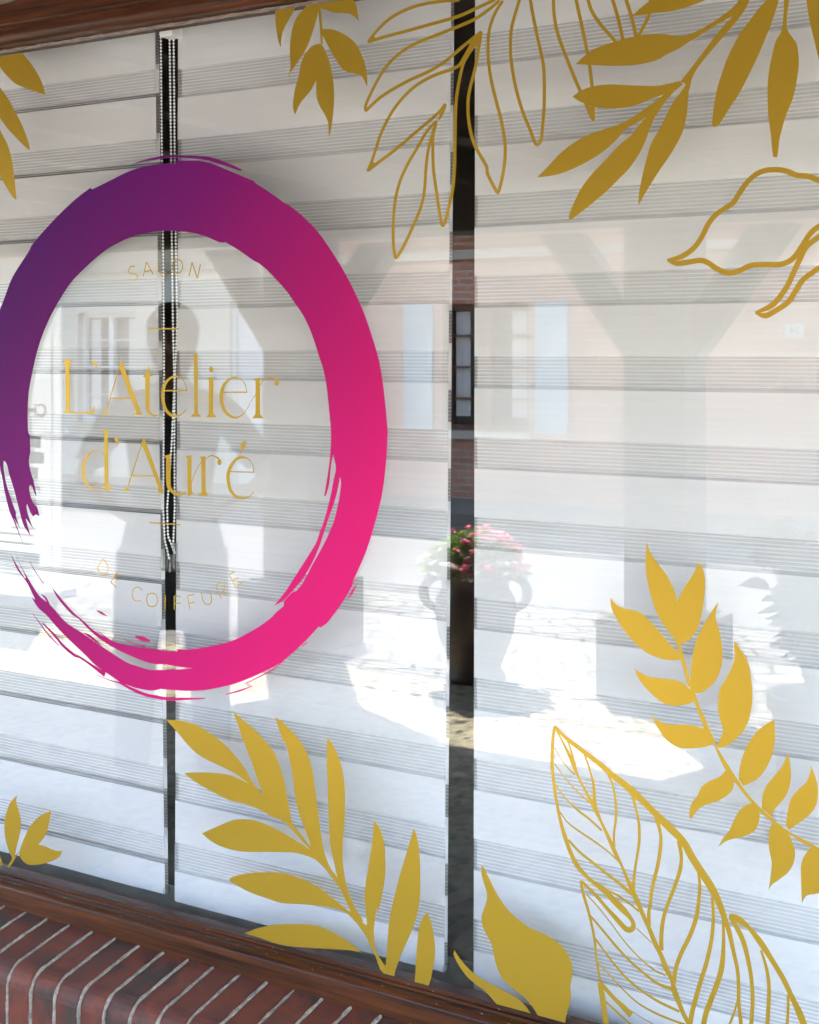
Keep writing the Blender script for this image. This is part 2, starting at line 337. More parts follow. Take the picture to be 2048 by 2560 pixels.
for s_ in ("@C1 1220,5 1000,20 700,75 450,180 270,320 110,510! 300,450 600,370 850,300 1100,230 1250,180 1400,110 1660,-10",
           "@C1 1690,10 1560,120 1400,230 1200,320 1000,400 800,475 600,570 450,680 320,820 220,980 130,1160 85,1270 90,1325 130,1290 250,1180 400,1080 600,970 800,880 950,800 1100,690 1300,520 1470,400",
           "@C1 1340,560 1260,700 1200,790 1100,840 950,890 800,960 650,1060 500,1210 380,1380 280,1580 210,1780 150,1960 105,2055! 250,1940 450,1790 650,1620 850,1450 980,1330 1040,1245! 1020,1320 960,1440",
           "@C1 945,1450 850,1540 780,1640 700,1780 600,1950 @C2 510,940 455,1130 430,1300 415,1500 420,1750 445,1905! 520,1790 600,1630 680,1450 750,1280 790,1080 810,800 840,580 900,370 935,280",
           "@C2 930,290 895,430 890,600 900,850 940,1150 980,1400 1005,1520! 1040,1450 1090,1250 1130,1050 1150,800 1155,500 1160,200 @C1 1170,1200 1200,1000 1250,780 1340,560 1440,430",
           "@C1 1470,400 1440,600 1390,850 1330,1080 1310,1250 1320,1450 1360,1650 1420,1800 1530,1990 @C2 1550,900 1670,1130! @C3 380,2130 412,1900 408,1680 365,1440 310,1230 250,980 215,740 210,500 235,320 300,150 390,10",
           "@C3 600,-40 540,150 490,350 478,550 490,760 540,1050 620,1330 720,1580 760,1690 795,1735 840,1690 860,1550 880,1300 880,900 860,720 800,450 740,150 710,-40",
           "@C3 990,-40 1000,180 1040,400 1130,650 1250,950 1350,1180 1472,1455! 1465,1250 1450,1000 1410,700 1350,400 1290,130 1255,-40",
           "@C4 630,-40 680,130 790,300 940,470 1080,645! 1050,450 1000,230 920,-40", "@C4 1090,-20 1150,180 1190,330 1215,485! 1300,330 1370,180 1390,0 1400,-40"):
    C_ += stroke(s_, 36, 1)
C_ += poly("@C1 1460,370! 1490,390! 1440,620! 1420,540! 1340,650 1250,800! 1260,700 1330,530! 1270,520!")+poly("@C3 1380,1270! 1482,1290! 1472,1465!")
C_ += poly("@C1 100,518! 185,440! 230,480!")+poly("@C1 100,2065! 150,1930! 210,1965!")+poly("@C1 1043,1242! 990,1330! 950,1445! 1010,1370!")
tag(film('outline_leaf_decal', C_, gold, YF), 'thin gold outlines of long leaves crossing the wide gap at the top', 'window decal', 'gold leaf decals')
D_ = []
for s_ in ("@C4 1170,205! 1250,120 1380,20 1480,-40! @D 500,-40! 250,60 0,140 @C4 1450,165",
           "@C4 495,775! 640,640 800,560 1050,480 1300,425 1500,415 1725,440 @D 150,430 300,370 450,280 600,180 750,50 800,-40! 930,-40! 850,110 710,195! 600,255 450,345 300,440 150,530 @C4 1725,590 1600,650 1450,730 1200,785 900,795",
           "@D 800,-40! 930,-40! 850,130 730,290 600,440 470,590 330,760 250,880 215,960 190,1080! 140,1010! 80,980! 160,880 300,700 450,500 600,310 710,190",
           "@C4 455,1165! 560,1090 700,1040 900,1017 1200,1030 1450,1035 1600,1010 @D 80,975! @C4 1700,1050 1560,1135! 1400,1190 1200,1270 1000,1305 850,1303 700,1285 560,1230",
           "@C4 30,2130! 150,2010 300,1850 450,1730 600,1640 800,1565 1000,1500 1200,1390 1400,1250 1560,1130 @D 80,980! 110,1015! @C4 1660,1110 1500,1280 1340,1410! 1180,1500 1080,1560 1000,1660 850,1800 650,1930 450,2030 250,2100",
           "@D2 430,1438! 415,1380 480,1220 560,1060 680,900 850,720 1000,560 1150,430 1240,320 1335,215! @C4 1560,1140 @D 80,980! 110,1015! 0,1110 @C4 1560,1240 1450,1400 1390,1530 1290,1780 1150,2000 @D2 1000,960 850,1110 650,1275 455,1425!",
           "@D2 1243,1265! 1250,1130 1290,920 1350,680 1400,520 1520,310 1640,60 @D 120,1060 140,1010! 215,950! 180,1100 155,1380 100,1600 0,1790 @D2 1600,700 1450,920",
           "@D 460,1500 470,1350 510,1100 570,900 650,680 780,430 900,260 1050,70 1140,-20! 1270,-40! 1200,200 1050,580 900,900 780,1130 650,1330 590,1430 530,1510 490,1525",
           "@D 1320,-40! 1310,200 1290,370 1220,500 1180,650 1140,850 1120,1100 1130,1380 1160,1620 1185,1860 1210,1885 1240,1870 1270,1650 1340,1400 1420,1200 1470,980 1495,750 1475,550 1430,470 1360,360 1355,200 1390,-40!",
           "@D 1580,-40! 1600,120 1640,330 1690,530 1725,680 1800,900! 1800,-40!"):
    D_ += poly(s_)
tag(film('leaf_decal', D_, gold, YF-.0012), 'large solid gold branch with long leaves in the top right corner', 'window decal', 'gold leaf decals')
E_ = []
for s_ in ("@E 100,1165 250,1130 380,1040 470,920 540,780 620,680 720,610 810,550 880,440 960,330 1060,240 1170,200 1300,195 1400,215 1500,255 1620,265 1725,310 1820,350",
           "@E 100,1165 200,1200 320,1190 450,1170 530,1190 620,1250 700,1290 780,1305 880,1280 1000,1225 1150,1215 1300,1215 1400,1185 1480,1120 1560,1000 1640,880 1725,810 1820,750",
           "@E 1050,1730 1200,1670 1300,1580 1400,1430 1470,1280 1530,1150 1600,1020 1725,920 1820,850", "@E 1050,1730 1150,1765 1250,1720 1400,1620 1480,1500 1560,1380 1650,1310 1725,1260 1820,1215"):
    E_ += stroke(s_, [18]+[46]*20)
tag(film('outline_leaf_decal', E_, gold, YF), 'wavy thin gold leaf outline at the right edge below the solid branch', 'window decal', 'gold leaf decals')
H_ = poly("@H 350,185! 325,250 330,350 370,480 400,620 400,760 370,960 330,1110 290,1290! 235,1290! 170,1130 125,950 110,770 130,580 190,370 270,260")
H_ += poly("@H 1040,440! 960,480 930,600 900,750 860,880 790,990 715,1075! 850,1110 960,1165 1060,1190 1145,1185! 1100,1290 1000,1360 850,1410 700,1440 550,1440 450,1380 390,1290 380,1210 430,1050 500,880 580,740 700,600 850,510")
H_ += poly("@H 380,1200! 200,1490! 165,1470! 240,1350! 240,1260! 290,1290!")+poly("@H -60,1150! 0,1200 40,1280 80,1455! -60,1420!")
tag(film('leaf_decal', H_, gold, YF), 'small gold sprig with three leaves in the bottom left corner', 'window decal', 'gold leaf decals')
I_ = []
for s_ in ("@I1 85,205! 250,220 420,270 580,370 720,480 830,600 930,730 1010,870 1050,930! 970,890! 850,800 700,720 550,650 430,580 330,490 220,360",
           "@I1 275,780! 500,775 750,800 900,860 980,895! 1060,940 1150,1060! 1260,1280! 1100,1180 950,1120 750,1070 600,990 420,890",
           "@I1 800,110! 900,200 1000,280 1100,380 1190,480 1270,610 1330,780 1370,930 1400,1150 1440,1320! 1400,1330! 1300,1280 1200,1180 1150,1060! 1110,960 1050,800 990,620 910,420 850,240",
           "@I1 1000,890! 1160,1055! 1400,1100! 1440,1320! 1350,1300! 1100,1180! 950,1120!", "@I1 1350,1290! 1440,1320! 1520,1420 1650,1600! 1640,1610! 1540,1500 1450,1400",
           "@I1 1258,178! 1320,215 @I2 0,60 100,160 200,310 270,500 310,750 350,1050 400,1380 470,1580 550,1695 690,1950 830,2156! 750,2156! 600,1850 480,1680 400,1580 300,1490 180,1440! 250,1395! 250,1310 180,1120 110,900 60,560 0,280 @I1 1330,400",
           "@I1 470,1430! 650,1350 800,1290 950,1280 1100,1310 1300,1400 1450,1490 1640,1610! @I2 330,1400! 400,1560! 300,1490 200,1450 100,1425 0,1418 @I1 1200,1630 950,1630 800,1610 650,1560 550,1500",
           "@I2 440,180! 500,260 570,420 610,580 630,760 630,950 620,1150 605,1350 610,1550 650,1780 720,1970 830,2156! 750,2156! 650,1950 570,1780! 550,1700 530,1600 470,1320 455,1050 445,700 435,400",
           "@I3 1230,600! 1310,600! 1350,740 1420,890 1530,1075! 1560,1080! 1650,1000! 1630,1150 1650,1340 1725,1560 1740,1600! 1700,1560! 1640,1390 1580,1250 1480,1100 1380,990 1340,950! 1385,940! 1320,800 1250,650",
           "@I3 75,580! 150,550 300,520 450,512 650,520 850,580 1030,670 1200,800 1380,940! 1480,1090! 1400,1000 1300,930 1150,890 900,860 650,845 500,800 300,730 150,650 90,610",
           "@I3 235,1170! 400,1110 600,1075 850,1070 1050,1095 1250,1190 1400,1290 1500,1375! 1350,1350 1000,1330 750,1310 600,1285 400,1220",
           "@I2 940,1080! 1000,1150 1050,1300 1065,1500 1060,1700 1030,1880 990,2050 @J 200,900 165,1080 160,1200 170,1300! 90,1150! 20,1080! 95,1075! 75,900 65,750 80,600 @I2 870,1650 920,1330 935,1200",
           "@J 0,980! 50,1070! 100,1080! 160,1200! 190,1360 240,1450 290,1520! 270,1600! 220,1490 150,1350 80,1200 0,1085!",
           "@J 600,35! 640,180 660,350 665,550 660,800 630,970 570,1150 480,1350 430,1480 400,1560 385,1635! 265,1600! 295,1500 310,1300 330,1050 350,930 400,720 450,530 510,330 560,160",
           "@J 742,940! 790,1080 820,1260 825,1400 800,1560 775,1680 750,1745! 605,1700! 620,1450 640,1200 660,1080 700,990"):
    I_ += poly(s_)
tag(film('leaf_decal', I_, gold, YF), 'big gold palm branch rising from the bottom rail under the ring', 'window decal', 'gold leaf decals')
J_ = poly("@J2 380,425! 450,560 540,740 640,890 760,1010 900,1110 1080,1190 1200,1270 1290,1370 1340,1470 1355,1600 1335,1730 1340,1850 1320,1950 1290,2050 1275,2156 1270,2250! 1130,2156! 1000,2070 940,1980 860,1880 750,1790 640,1700 570,1600 520,1460 490,1300 430,1180 385,1080 380,980 410,890 435,800 430,720 400,620 375,520")
J_ += poly("@J2 85,1350! 130,1420 210,1520 320,1620 450,1700 600,1780 750,1860 850,1950 920,2056! 750,2010 560,1960! 480,1860 400,1780 280,1690 200,1610 130,1510 90,1430 75,1390")
tag(film('leaf_decal', J_, gold, YF), 'two broad curved gold leaves on the bottom rail right of the wide gap', 'window decal', 'gold leaf decals')
K_ = []
for s_, w_ in (("@K1 180,150 160,300 155,450 155,600 175,780 200,950 240,1150 290,1330 350,1500 420,1640 500,1740 600,1830 700,1900 @K2 450,790 560,900 650,1000 685,1070 670,1120 630,1130 590,1110 500,1010 400,900 280,760 130,610", [26, 30, 32, 30, 30, 40, 46, 40, 60, 66, 40, 44, 50, 46, 34, 30]),
    ("@K1 180,150 300,270 480,410 650,540 800,670 1000,830 1200,1020 1400,1220 1560,1380 @K3 350,320 430,450 560,650 640,800 710,980 760,1130 810,1350 860,1600 870,1900 890,2100 900,2230", [30, 34, 42, 46, 52, 66, 60, 72, 66, 70, 74, 64, 50, 44, 36, 32, 32, 34, 34]),
    ("@K1 190,170 300,380 380,550 430,680 530,870 610,1020 680,1170 750,1320 830,1500 900,1640 960,1780 1020,1920 1080,2050 @K2 800,1000 860,1130 920,1280 980,1400 1030,1530 1100,1680 1130,1800 1180,1930 1230,2050 1290,2156 1310,2220", [14, 22, 40, 24, 26, 46, 26, 34, 40, 26, 34, 46, 40, 40, 46, 40, 52, 36, 56, 44, 40, 50, 60]),
    ("@K1 300,270 350,380 380,500 400,580", [10, 14, 22, 30]), ("@K1 500,440 560,620 600,780 610,950 620,1020", [16, 18, 26, 32, 34]),
    ("@K1 760,660 810,800 840,980 840,1150 820,1300 820,1450", [26, 18, 24, 24, 20, 28]), ("@K1 1010,850 1060,1050 1090,1220 1090,1400 1060,1600 1040,1750 1030,1900", [34, 22, 26, 26, 22, 26, 34]),
    ("@K1 1270,1110 1320,1300 1320,1450 1290,1650 1240,1850 1210,2050 @K2 850,950 850,1080", [40, 28, 32, 32, 30, 30, 40]), ("@K1 1520,1380 1545,1550 1530,1700 1470,1880 1400,2060 @K2 1030,920 1000,1050 985,1200 985,1350", [44, 30, 34, 32, 30, 34, 36, 40]),
    ("@K2 1380,490 1400,650 1390,800 1360,1000 1290,1200 1200,1380 1140,1550 1120,1700", [20, 28, 32, 36, 36, 36, 44]), ("@K2 1530,780 1545,950 1530,1200 1480,1450 1420,1650 1360,1850 1310,2050 1290,2220", [30, 30, 32, 36, 40, 40, 44]),
    ("@K2 1650,1000 1655,1250 1640,1500 1590,1700 1520,1880 1460,2050 1430,2220", [24, 30, 44, 46, 44, 44]), ("@K1 180,380 250,500 330,600 400,670", [8, 8, 12, 18]), ("@K1 180,550 300,710 430,850 560,970", [10, 12, 14, 16]),
    ("@K1 190,780 300,920 430,1050 560,1150 690,1270", [16, 16, 22, 20, 20]), ("@K1 240,1070 320,1180 450,1280 600,1380 750,1490 870,1600", [12, 14, 18, 18, 14, 18]), ("@K1 330,1370 450,1500 600,1620 750,1740 880,1840 1020,1960", [24, 24, 26, 26, 30, 36]),
    ("@K1 720,1900 850,1960 980,2050 1090,2140", [12, 20, 18, 18]), ("@K2 710,1110 800,1190 880,1270", [8, 10, 10]), ("@K2 115,595 150,760 210,970 260,1200 290,1450 330,1680 400,1790 500,1880 600,1960 650,2020", [24, 30, 26, 22, 24, 22, 20, 18]),
    ("@K2 180,750 300,880 450,1070 600,1270 750,1430 900,1560 1030,1620", [14, 12, 12, 14, 18]), ("@K2 220,980 350,1130 500,1310 650,1470 800,1600 950,1710 1100,1770", [22, 22, 24, 26, 28, 32]), ("@K2 270,1220 380,1370 480,1500 600,1640 750,1770 950,1900 1180,2010", [18, 20, 22, 22, 24, 24]),
    ("@K2 300,1480 450,1640 600,1800 750,1930 950,2040 1150,2120 1240,2150", [12, 14, 16, 20, 24]), ("@K2 320,1700 350,1850 370,2000 390,2156 400,2220", [40, 56, 50, 44]), ("@K2 330,1700 450,1840 560,1950 660,2050", [40, 40, 44, 60]),
    ("@K2 370,1890 500,2010 650,2150 700,2200", [18, 20, 22]), ("@K2 640,1990 750,2060 900,2150 960,2200", [8, 8, 10]), ("@K3 775,975 870,1020 980,1110 1100,1260 1230,1460 1350,1660 1440,1850 1520,2020 1600,2230", [40, 66, 40, 56, 46, 46, 60, 60]),
    ("@K3 775,975 850,1110 920,1260 980,1500 1010,1700 1020,1900 1010,2050 1000,2230", [36, 44, 36, 34, 34, 36]), ("@K3 1110,1350 1170,1550 1195,1750 1190,1950 1170,2230", [20, 28, 32, 34, 34]), ("@K3 1400,1830 1400,2000 1385,2230", [24, 24, 26]), ("@K3 860,1880 820,2020 770,2150 740,2230", [16, 20, 22])):
    K_ += stroke(s_, w_)
tag(film('outline_leaf_decal', K_, gold, YF), 'tall gold line drawn leaf with many veins at the bottom right', 'window decal', 'gold leaf decals')
L_ = []
for s_ in ("@L1 483,55! 520,170 600,290 700,420 760,540 800,640 808,710! 880,560 960,440 1010,350 1030,290! 1060,300 1100,400 1110,520 1100,680 1070,850 1040,970 980,1070 920,1130 840,1160! 790,1120! 700,1000 600,840 540,680 490,480 470,300 475,150",
           "@L1 95,660! 150,730 250,780 360,800 450,850 560,960 680,1100 760,1190 830,1265! 860,1330! 700,1330 560,1290 450,1230 330,1120 230,1000 150,870 100,760",
           "@L1 1250,710! 1230,800 1225,880 1260,1000 1290,1150 1300,1280 1280,1420 1230,1540 1150,1630 1070,1680 1000,1690! 950,1620! 955,1450 970,1320 1010,1140 1070,1000 1150,860 1200,780",
           "@L1 790,1120! 840,1150! 900,1360 960,1600! 930,1620! 870,1400", "@L1 940,1600! 1000,1680! 1060,1850 1140,2050 1190,2160! 1140,2160! 1090,2040 1000,1790",
           "@L2 430,0! 480,0! 560,180 650,390 740,540 850,710 940,840 1060,980 1200,1110 1330,1220 1450,1300 1600,1380 1780,1480! 1780,1510! 1550,1400 1400,1290 1230,1180 1100,1070 980,940 860,790 740,640 660,480 600,340 520,190",
           "@L1 350,1420! 400,1460 500,1510 650,1530 800,1550 900,1600! 990,1690! 990,1780! 900,1810 780,1825 650,1790 520,1680 430,1580 380,1500",
           "@L1 1435,1130! 1480,1200 1560,1330 1600,1480 1620,1680 1610,1850 1570,2000 1520,2100 @L2 830,290 740,360 650,380! 640,350! 690,230 @L1 1300,2060 1260,1920 1250,1800 1270,1650 1330,1540 1400,1400 1430,1280 1420,1180",
           "@L1 528,1920! 590,1970 @L2 100,125 300,130 430,150 520,190! 600,330! 500,370 380,385 240,380 150,340 60,260 @L1 590,2040",
           "@L2 1250,70! 1260,200 1255,330 1220,480 1150,620 1060,720 920,790! 870,720! 880,600 920,450 1000,290 1100,170",
           "@L2 740,610! 820,740! 800,830 720,910 620,960 500,1000 430,1050 350,1150! 335,1080 360,980 420,900 470,800 550,740 660,690",
           "@L2 950,990! 1020,970! 1090,1050! 1095,1150 1050,1260 960,1320 850,1350 740,1380 650,1445! 700,1350 770,1260 820,1150 880,1050",
           "@L2 1400,430! 1430,600 1430,720 1390,870 1310,980 1240,1060 1230,1130! 1120,1030! 1125,900 1170,780 1260,670 1340,570 1380,480",
           "@L2 1650,570! 1690,680 1720,790 1722,900 1700,1000 1640,1090 1530,1180 1410,1260! 1375,1220! 1390,1090 1430,930 1520,820 1600,740 1635,650",
           "@L2 1240,1180! 1400,1280! 1450,1400 1475,1500 1460,1620 1400,1720 1300,1800 1230,1850 1190,1910! 1210,1780 1225,1620 1200,1480 1190,1350 1205,1240",
           "@L2 1640,1450! 1780,1490! 1780,1930! 1700,1950 1600,1970 1550,2050! 1545,1950 1540,1800 1540,1650 1570,1550"):
    L_ += poly(s_)
tag(film('leaf_decal', L_, gold, YF), 'bright yellow gold branch of pointed leaves on the right side', 'window decal', 'gold leaf decals')

# lettering
T = thing('lettering_decal', 'thin gold serif shop lettering inside the pink and purple ring', 'window lettering', plane(420, 1130, YF))
def part_film(name, polys):
    o = film(name, polys, gold, YF, None); o.parent = T; o.matrix_parent_inverse = Matrix.Translation(-T.location); return o
nm = []
for s_ in ("@T1 95,213! 255,213! 215,245 208,300! 205,890! 215,905 330,917 470,910 520,880 550,820! 530,940! 110,928! 150,900 155,840 148,300! 135,245",
           "@T1 572,260! 575,300 545,350 510,382! 555,330 548,285!", "@T1 905,210! 930,280 1150,880 1195,952! 1060,952! 1095,920 1080,860 900,380! 878,330!",
           "@T1 635,945! 665,915 690,880! 705,900 725,945!", "@T1 1272,260! 1278,330 1285,400! 1330,425! 1285,437! 1283,850 1310,930 1370,955 1430,930! 1370,977 1310,965 1250,910 1230,820 1225,450! 1190,437! 1240,380",
           "@T2 450,148! 530,130! 530,880 545,940 580,977! 430,977! 470,940 485,880 475,170!", "@T2 640,458! 740,445! 740,890 755,950 785,987! 640,987! 670,950 680,880 680,480!",
           "@T2 1275,472! 1365,450! 1370,900 1385,960 1420,1000! 1260,997! 1300,950 1308,880 1310,500!",
           "@T1 650,1155! 720,1150! 728,1920! 800,1938! 735,1972! 680,1972! 672,1200!", "@T1 870,1290! 870,1330 845,1370 815,1397! 850,1350 848,1305!",
           "@T1 1205,1245! 1225,1300 1440,1900 1470,2002! 1370,2002! 1400,1960 1390,1900 1200,1400! 1178,1370!", "@T1 925,1977! 960,1940 985,1920! 1000,1945 1020,1977!",
           "@T2 75,1507! 165,1480! 165,1850 180,1940 230,1990 300,2010 390,1970! 350,2022 270,2042 200,2020 130,1950 105,1850 105,1540!",
           "@T2 370,1507! 445,1495! 450,1950 470,2010 510,2015! 440,2032! 395,2010 390,1530!", "@T2 560,1517! 635,1510! 635,1930 650,2000 680,2042! 540,2042! 575,2000 582,1930 580,1545!",
           "@T2 1150,1310! 1185,1320 1170,1380 1130,1430 1090,1505! 1115,1400 1115,1340"):
    nm += poly(s_)
for s_, w_ in (("@T1 900,235 690,930", 15), ("@T1 750,728 1045,728", 18), ("@T2 385,632 370,560 320,470 230,435 150,465 90,540 62,640 60,740 90,860 150,940 230,970 310,950 380,880", [9, 9, 11, 24, 32, 46, 52, 52, 50, 42, 30, 16, 6]),
               ("@T2 85,628 390,628", 18), ("@T2 1192,652 1175,560 1120,480 1030,450 950,480 880,560 850,660 850,760 880,870 940,950 1030,990 1120,960 1190,880 1250,770 1310,680", [9, 9, 11, 24, 30, 46, 54, 54, 50, 40, 26, 14, 8, 6, 6]),
               ("@T2 880,648 1195,648", 16), ("@T2 1365,560 1420,480 1480,455 1550,450 1600,480", [8, 11, 15, 18, 26]),
               ("@T1 690,1500 620,1450 550,1440 470,1480 410,1580 390,1680 395,1760 430,1870 490,1930 560,1955 620,1930 685,1870", [6, 10, 14, 28, 46, 54, 54, 42, 28, 14, 8, 6]),
               ("@T1 1200,1275 980,1960", 15), ("@T1 1040,1775 1350,1775", 18), ("@T2 450,1860 500,1720 582,1580", 7), ("@T2 635,1545 700,1505 760,1510 815,1545", [7, 14, 17, 26]),
               ("@T2 1283,1728 1275,1640 1220,1555 1130,1525 1050,1550 980,1640 940,1750 945,1870 980,1980 1050,2050 1130,2072 1210,2060 1285,1990", [9, 9, 12, 30, 38, 48, 54, 52, 44, 34, 26, 14, 5]), ("@T2 970,1718 1290,1725", 14)):
    nm += stroke(s_, w_)
nm += disc("@T1 540,255", 36, 38)+disc("@T2 710,345", 36, 43)+disc("@T2 1595,520", 35, 42)+disc("@T1 835,1282", 36, 38)+disc("@T2 822,1588", 38, 45)
part_film('name_lettering', nm)
sa = []
for s_ in ("@T3 295,475 230,475 190,530 200,590 260,610 320,620 345,660 320,700 270,722 220,715", "@T3 445,660 505,395! 625,615", "@T3 475,575 585,545", "@T3 738,430 745,590! 862,588",
           "@T3 1060,350 990,385 965,475 990,560 1060,600 1130,560 1155,475 1130,385 1060,350", "@T3 1270,650 1325,405! 1420,690! 1475,440"):
    sa += stroke(s_, 20)
part_film('salon_lettering', sa)
co = []
for k_, s_ in enumerate(("@T4 178,548 115,648! 150,690 190,708 225,690 235,640 215,590 178,548", "@T4 375,730 320,690! 265,800! 325,850", "@T4 295,745 345,775", "@T4 600,890 570,855 530,855 500,890 495,940 515,985 550,1000 585,990",
           "@T4 708,913 665,930 650,985 670,1045 712,1058 755,1040 766,985 750,930 708,913", "@T4 948,1095 946,945! 1015,950", "@T4 950,1025 1020,1020", "@T4 1115,1085 1090,943! 1162,928", "@T4 1105,1025 1170,1008",
           "@T4 1235,905 1260,1000 1290,1035 1330,1030 1350,990 1335,895", "@T4 1455,970 1398,840! 1440,800 1480,810 1500,850 1480,890 1435,915", "@T4 1470,895 1532,915", "@T4 1600,675 1540,720! 1615,855! 1680,800", "@T4 1575,780 1640,745")):
    co += stroke(s_, 11)
    if k_ == 2: part_film('de_lettering', co); co = []
co += stroke("@T4 850,935 848,1090", 16)
part_film('coiffure_lettering', co)
part_film('rule', stroke("@T3 530,1598 1090,1595", 22)); part_film('rule', stroke("@T4 680,153 1010,178", 13))

# ------------------------------------------------------------ shop front: glass, frame, sill
GX0, GX1 = -3.45, .55; GZ0, GZ1 = EYE-1.277, EYE+.735
WF = thing('window_frame', 'dark varnished wooden window frame holding the big pane', 'window frame', ((GX0+GX1)/2, 0, GZ0))
def to(o, par): o.parent = par; o.matrix_parent_inverse = Matrix.Translation(-Vector(par.location)); return o
bm = bmesh.new(); box(bm, GX0-.01, GX1+.01, -.005, .001, GZ0-.02, GZ1+.02); to(obj('pane', bm, glass), WF)
def arc(cy, cz, r, a0, a1, n=6): return [(cy+r*math.cos(R(a0+(a1-a0)*i/n)), cz+r*math.sin(R(a0+(a1-a0)*i/n))) for i in range(n+1)]
e = EYE
prof = [(.03, e+.737), (-.006, e+.737), (-.012, e+.741)]+arc(-.034, e+.762, .021, 275, 180, 7)+[(-.055, e+.774), (-.060, e+.7765), (-.075, e+.7775), (-.078, e+.781), (-.078, e+.828), (.03, e+.828)]
bm = bmesh.new(); sweep_x(bm, prof[::-1], GX0-.05, GX1+.05, 40); to(obj('top_rail', bm, wood), WF)
bm = bmesh.new(); sweep_x(bm, [(-.0055, e+.7335), (-.012, e+.7395), (-.0055, e+.7395)], GX0, GX1, 300)
for v in bm.verts:
    v.co.z += random.uniform(-.0008, .0008); v.co.y += random.uniform(-.001, .0004)
to(obj('putty_bead', bm, silicone), WF)
prof = [(.03, e-1.276), (-.006, e-1.274), (-.010, e-1.280), (-.016, e-1.2815), (-.019, e-1.286), (-.023, e-1.2835)]+arc(-.036, e-1.297, .0135, 95, 178, 6)+[(-.0505, e-1.303), (-.054, e-1.337), (.03, e-1.345)]
bm = bmesh.new(); sweep_x(bm, prof, GX0-.05, GX1+.05, 40); to(obj('bottom_rail', bm, wood), WF)
for x in (GX0, GX1):
    bm = bmesh.new(); box(bm, x-.06, x+.06, -.07, .028, GZ0-.001, GZ1+.001); bevel(bm, .012); to(obj('side_post', bm, wood), WF)

bm = bmesh.new()
for _ in range(150):
    x = random.uniform(GX0, GX1); y, z = random.choice(((-.010, e-1.2795), (-.019, e-1.2855), (-.030, e-1.2838), (-.036, e-1.2832), (-.043, e-1.2852), (-.0555, e-1.336)))
    q_ = random.uniform(.0004, .0013); box(bm, x-q_*random.uniform(.6, 2), x+q_, y-q_*.5, y+q_*.5, z-.0005, z+q_*.8)
to(obj('dust_flecks', bm, mat('dust', (.26, .22, .17), .95)), WF)['kind'] = 'stuff'
# brick sill of bullnose bricks
BS = thing('brick_sill', 'sloping sill of dark red rounded bricks with pale joints', 'window sill', ((GX0+GX1)/2, -.14, e-1.4))
def sill_prof(off=0):
    p = [(-.045, e-1.333+off), (-.12, e-1.3445+off), (-.19, e-1.357+off)]
    c = (-.192, e-1.407)
    p += [(c[0]-(.050+off)*math.sin(R(a)), c[1]+(.050+off)*math.cos(R(a))) for a in (14, 28, 42, 56, 70, 84)]
    p += [(-.2425-off, e-1.44), (-.2425-off, e-1.49)]
    return p
X0 = plane(228, 2331, -.055).x; pitch = .0712
bm = bmesh.new(); i = math.floor((GX0-.1-X0)/pitch)
lay = bm.faces.layers.int.new('x')
while X0+i*pitch < GX1+.1:
    a, b = X0+i*pitch+.0045, X0+(i+1)*pitch-.0045
    j = random.uniform(-.0012, .0012); pr = sill_prof(j)+[(-.045, e-1.49)]
    rows = []
    for x, sh in ((a, -.004), (a+.004, 0), ((a+b)/2, .0006), (b-.004, 0), (b, -.004)):
        cy = sum(q[0] for q in pr)/len(pr); cz = sum(q[1] for q in pr)/len(pr)
        rows.append([bm.verts.new((x, y+(y-cy)/.15*sh*.6, z+(z-cz)/.1*sh*.6)) for y, z in pr])
    for r0, r1 in zip(rows, rows[1:]):
        n = len(pr)
        for k in range(n): bm.faces.new((r0[k], r0[(k+1) % n], r1[(k+1) % n], r1[k]))
    bm.faces.new(rows[0][::-1]); bm.faces.new(rows[-1]); i += 1
brick = mat('glazed_brick', (.12, .03, .018), .42)
_tc = N(brick, 'ShaderNodeTexCoord'); _sp = N(brick, 'ShaderNodeSeparateXYZ'); L(brick, _tc.outputs['Object'], _sp.inputs[0])
_m = N(brick, 'ShaderNodeMath', operation='MULTIPLY_ADD'); _m.inputs[1].default_value = 1/pitch; _m.inputs[2].default_value = -X0/pitch+200
L(brick, _sp.outputs[0], _m.inputs[0]); _fl = N(brick, 'ShaderNodeMath', operation='FLOOR'); L(brick, _m.outputs[0], _fl.inputs[0])
_wn = N(brick, 'ShaderNodeTexWhiteNoise', noise_dimensions='1D'); L(brick, _fl.outputs[0], _wn.inputs['W'])
_nn = N(brick, 'ShaderNodeTexNoise', Scale=1.0, Detail=5.0); L(brick, coords(brick, (14, 11, 11)), _nn.inputs['Vector'])
_mm = N(brick, 'ShaderNodeMath', operation='MULTIPLY_ADD'); _mm.inputs[1].default_value = .35; L(brick, _wn.outputs[0], _mm.inputs[0]); L(brick, _nn.outputs[0], _mm.inputs[2])
L(brick, ramp(brick, _mm.outputs[0], [(.42, (.044, .026, .02)), (.56, (.09, .022, .014)), (.74, (.15, .030, .013)), (.92, (.045, .023, .017))]), bsdf(brick).inputs['Base Color'])
_rr = N(brick, 'ShaderNodeMapRange'); _rr.inputs[3].default_value = .5; _rr.inputs[4].default_value = .8; L(brick, _nn.outputs[0], _rr.inputs[0]); L(brick, _rr.outputs[0], bsdf(brick).inputs['Roughness'])
_n2 = N(brick, 'ShaderNodeTexNoise', Scale=1.0, Detail=7.0); L(brick, coords(brick, (110, 110, 110)), _n2.inputs['Vector']); bump(brick, _n2.outputs[0], .25, .002)
to(obj('bricks', bm, brick, None, True), BS)
o = BS.children[0]
for p in o.data.polygons: p.use_smooth = False
bm = bmesh.new(); i = math.floor((GX0-.1-X0)/pitch)
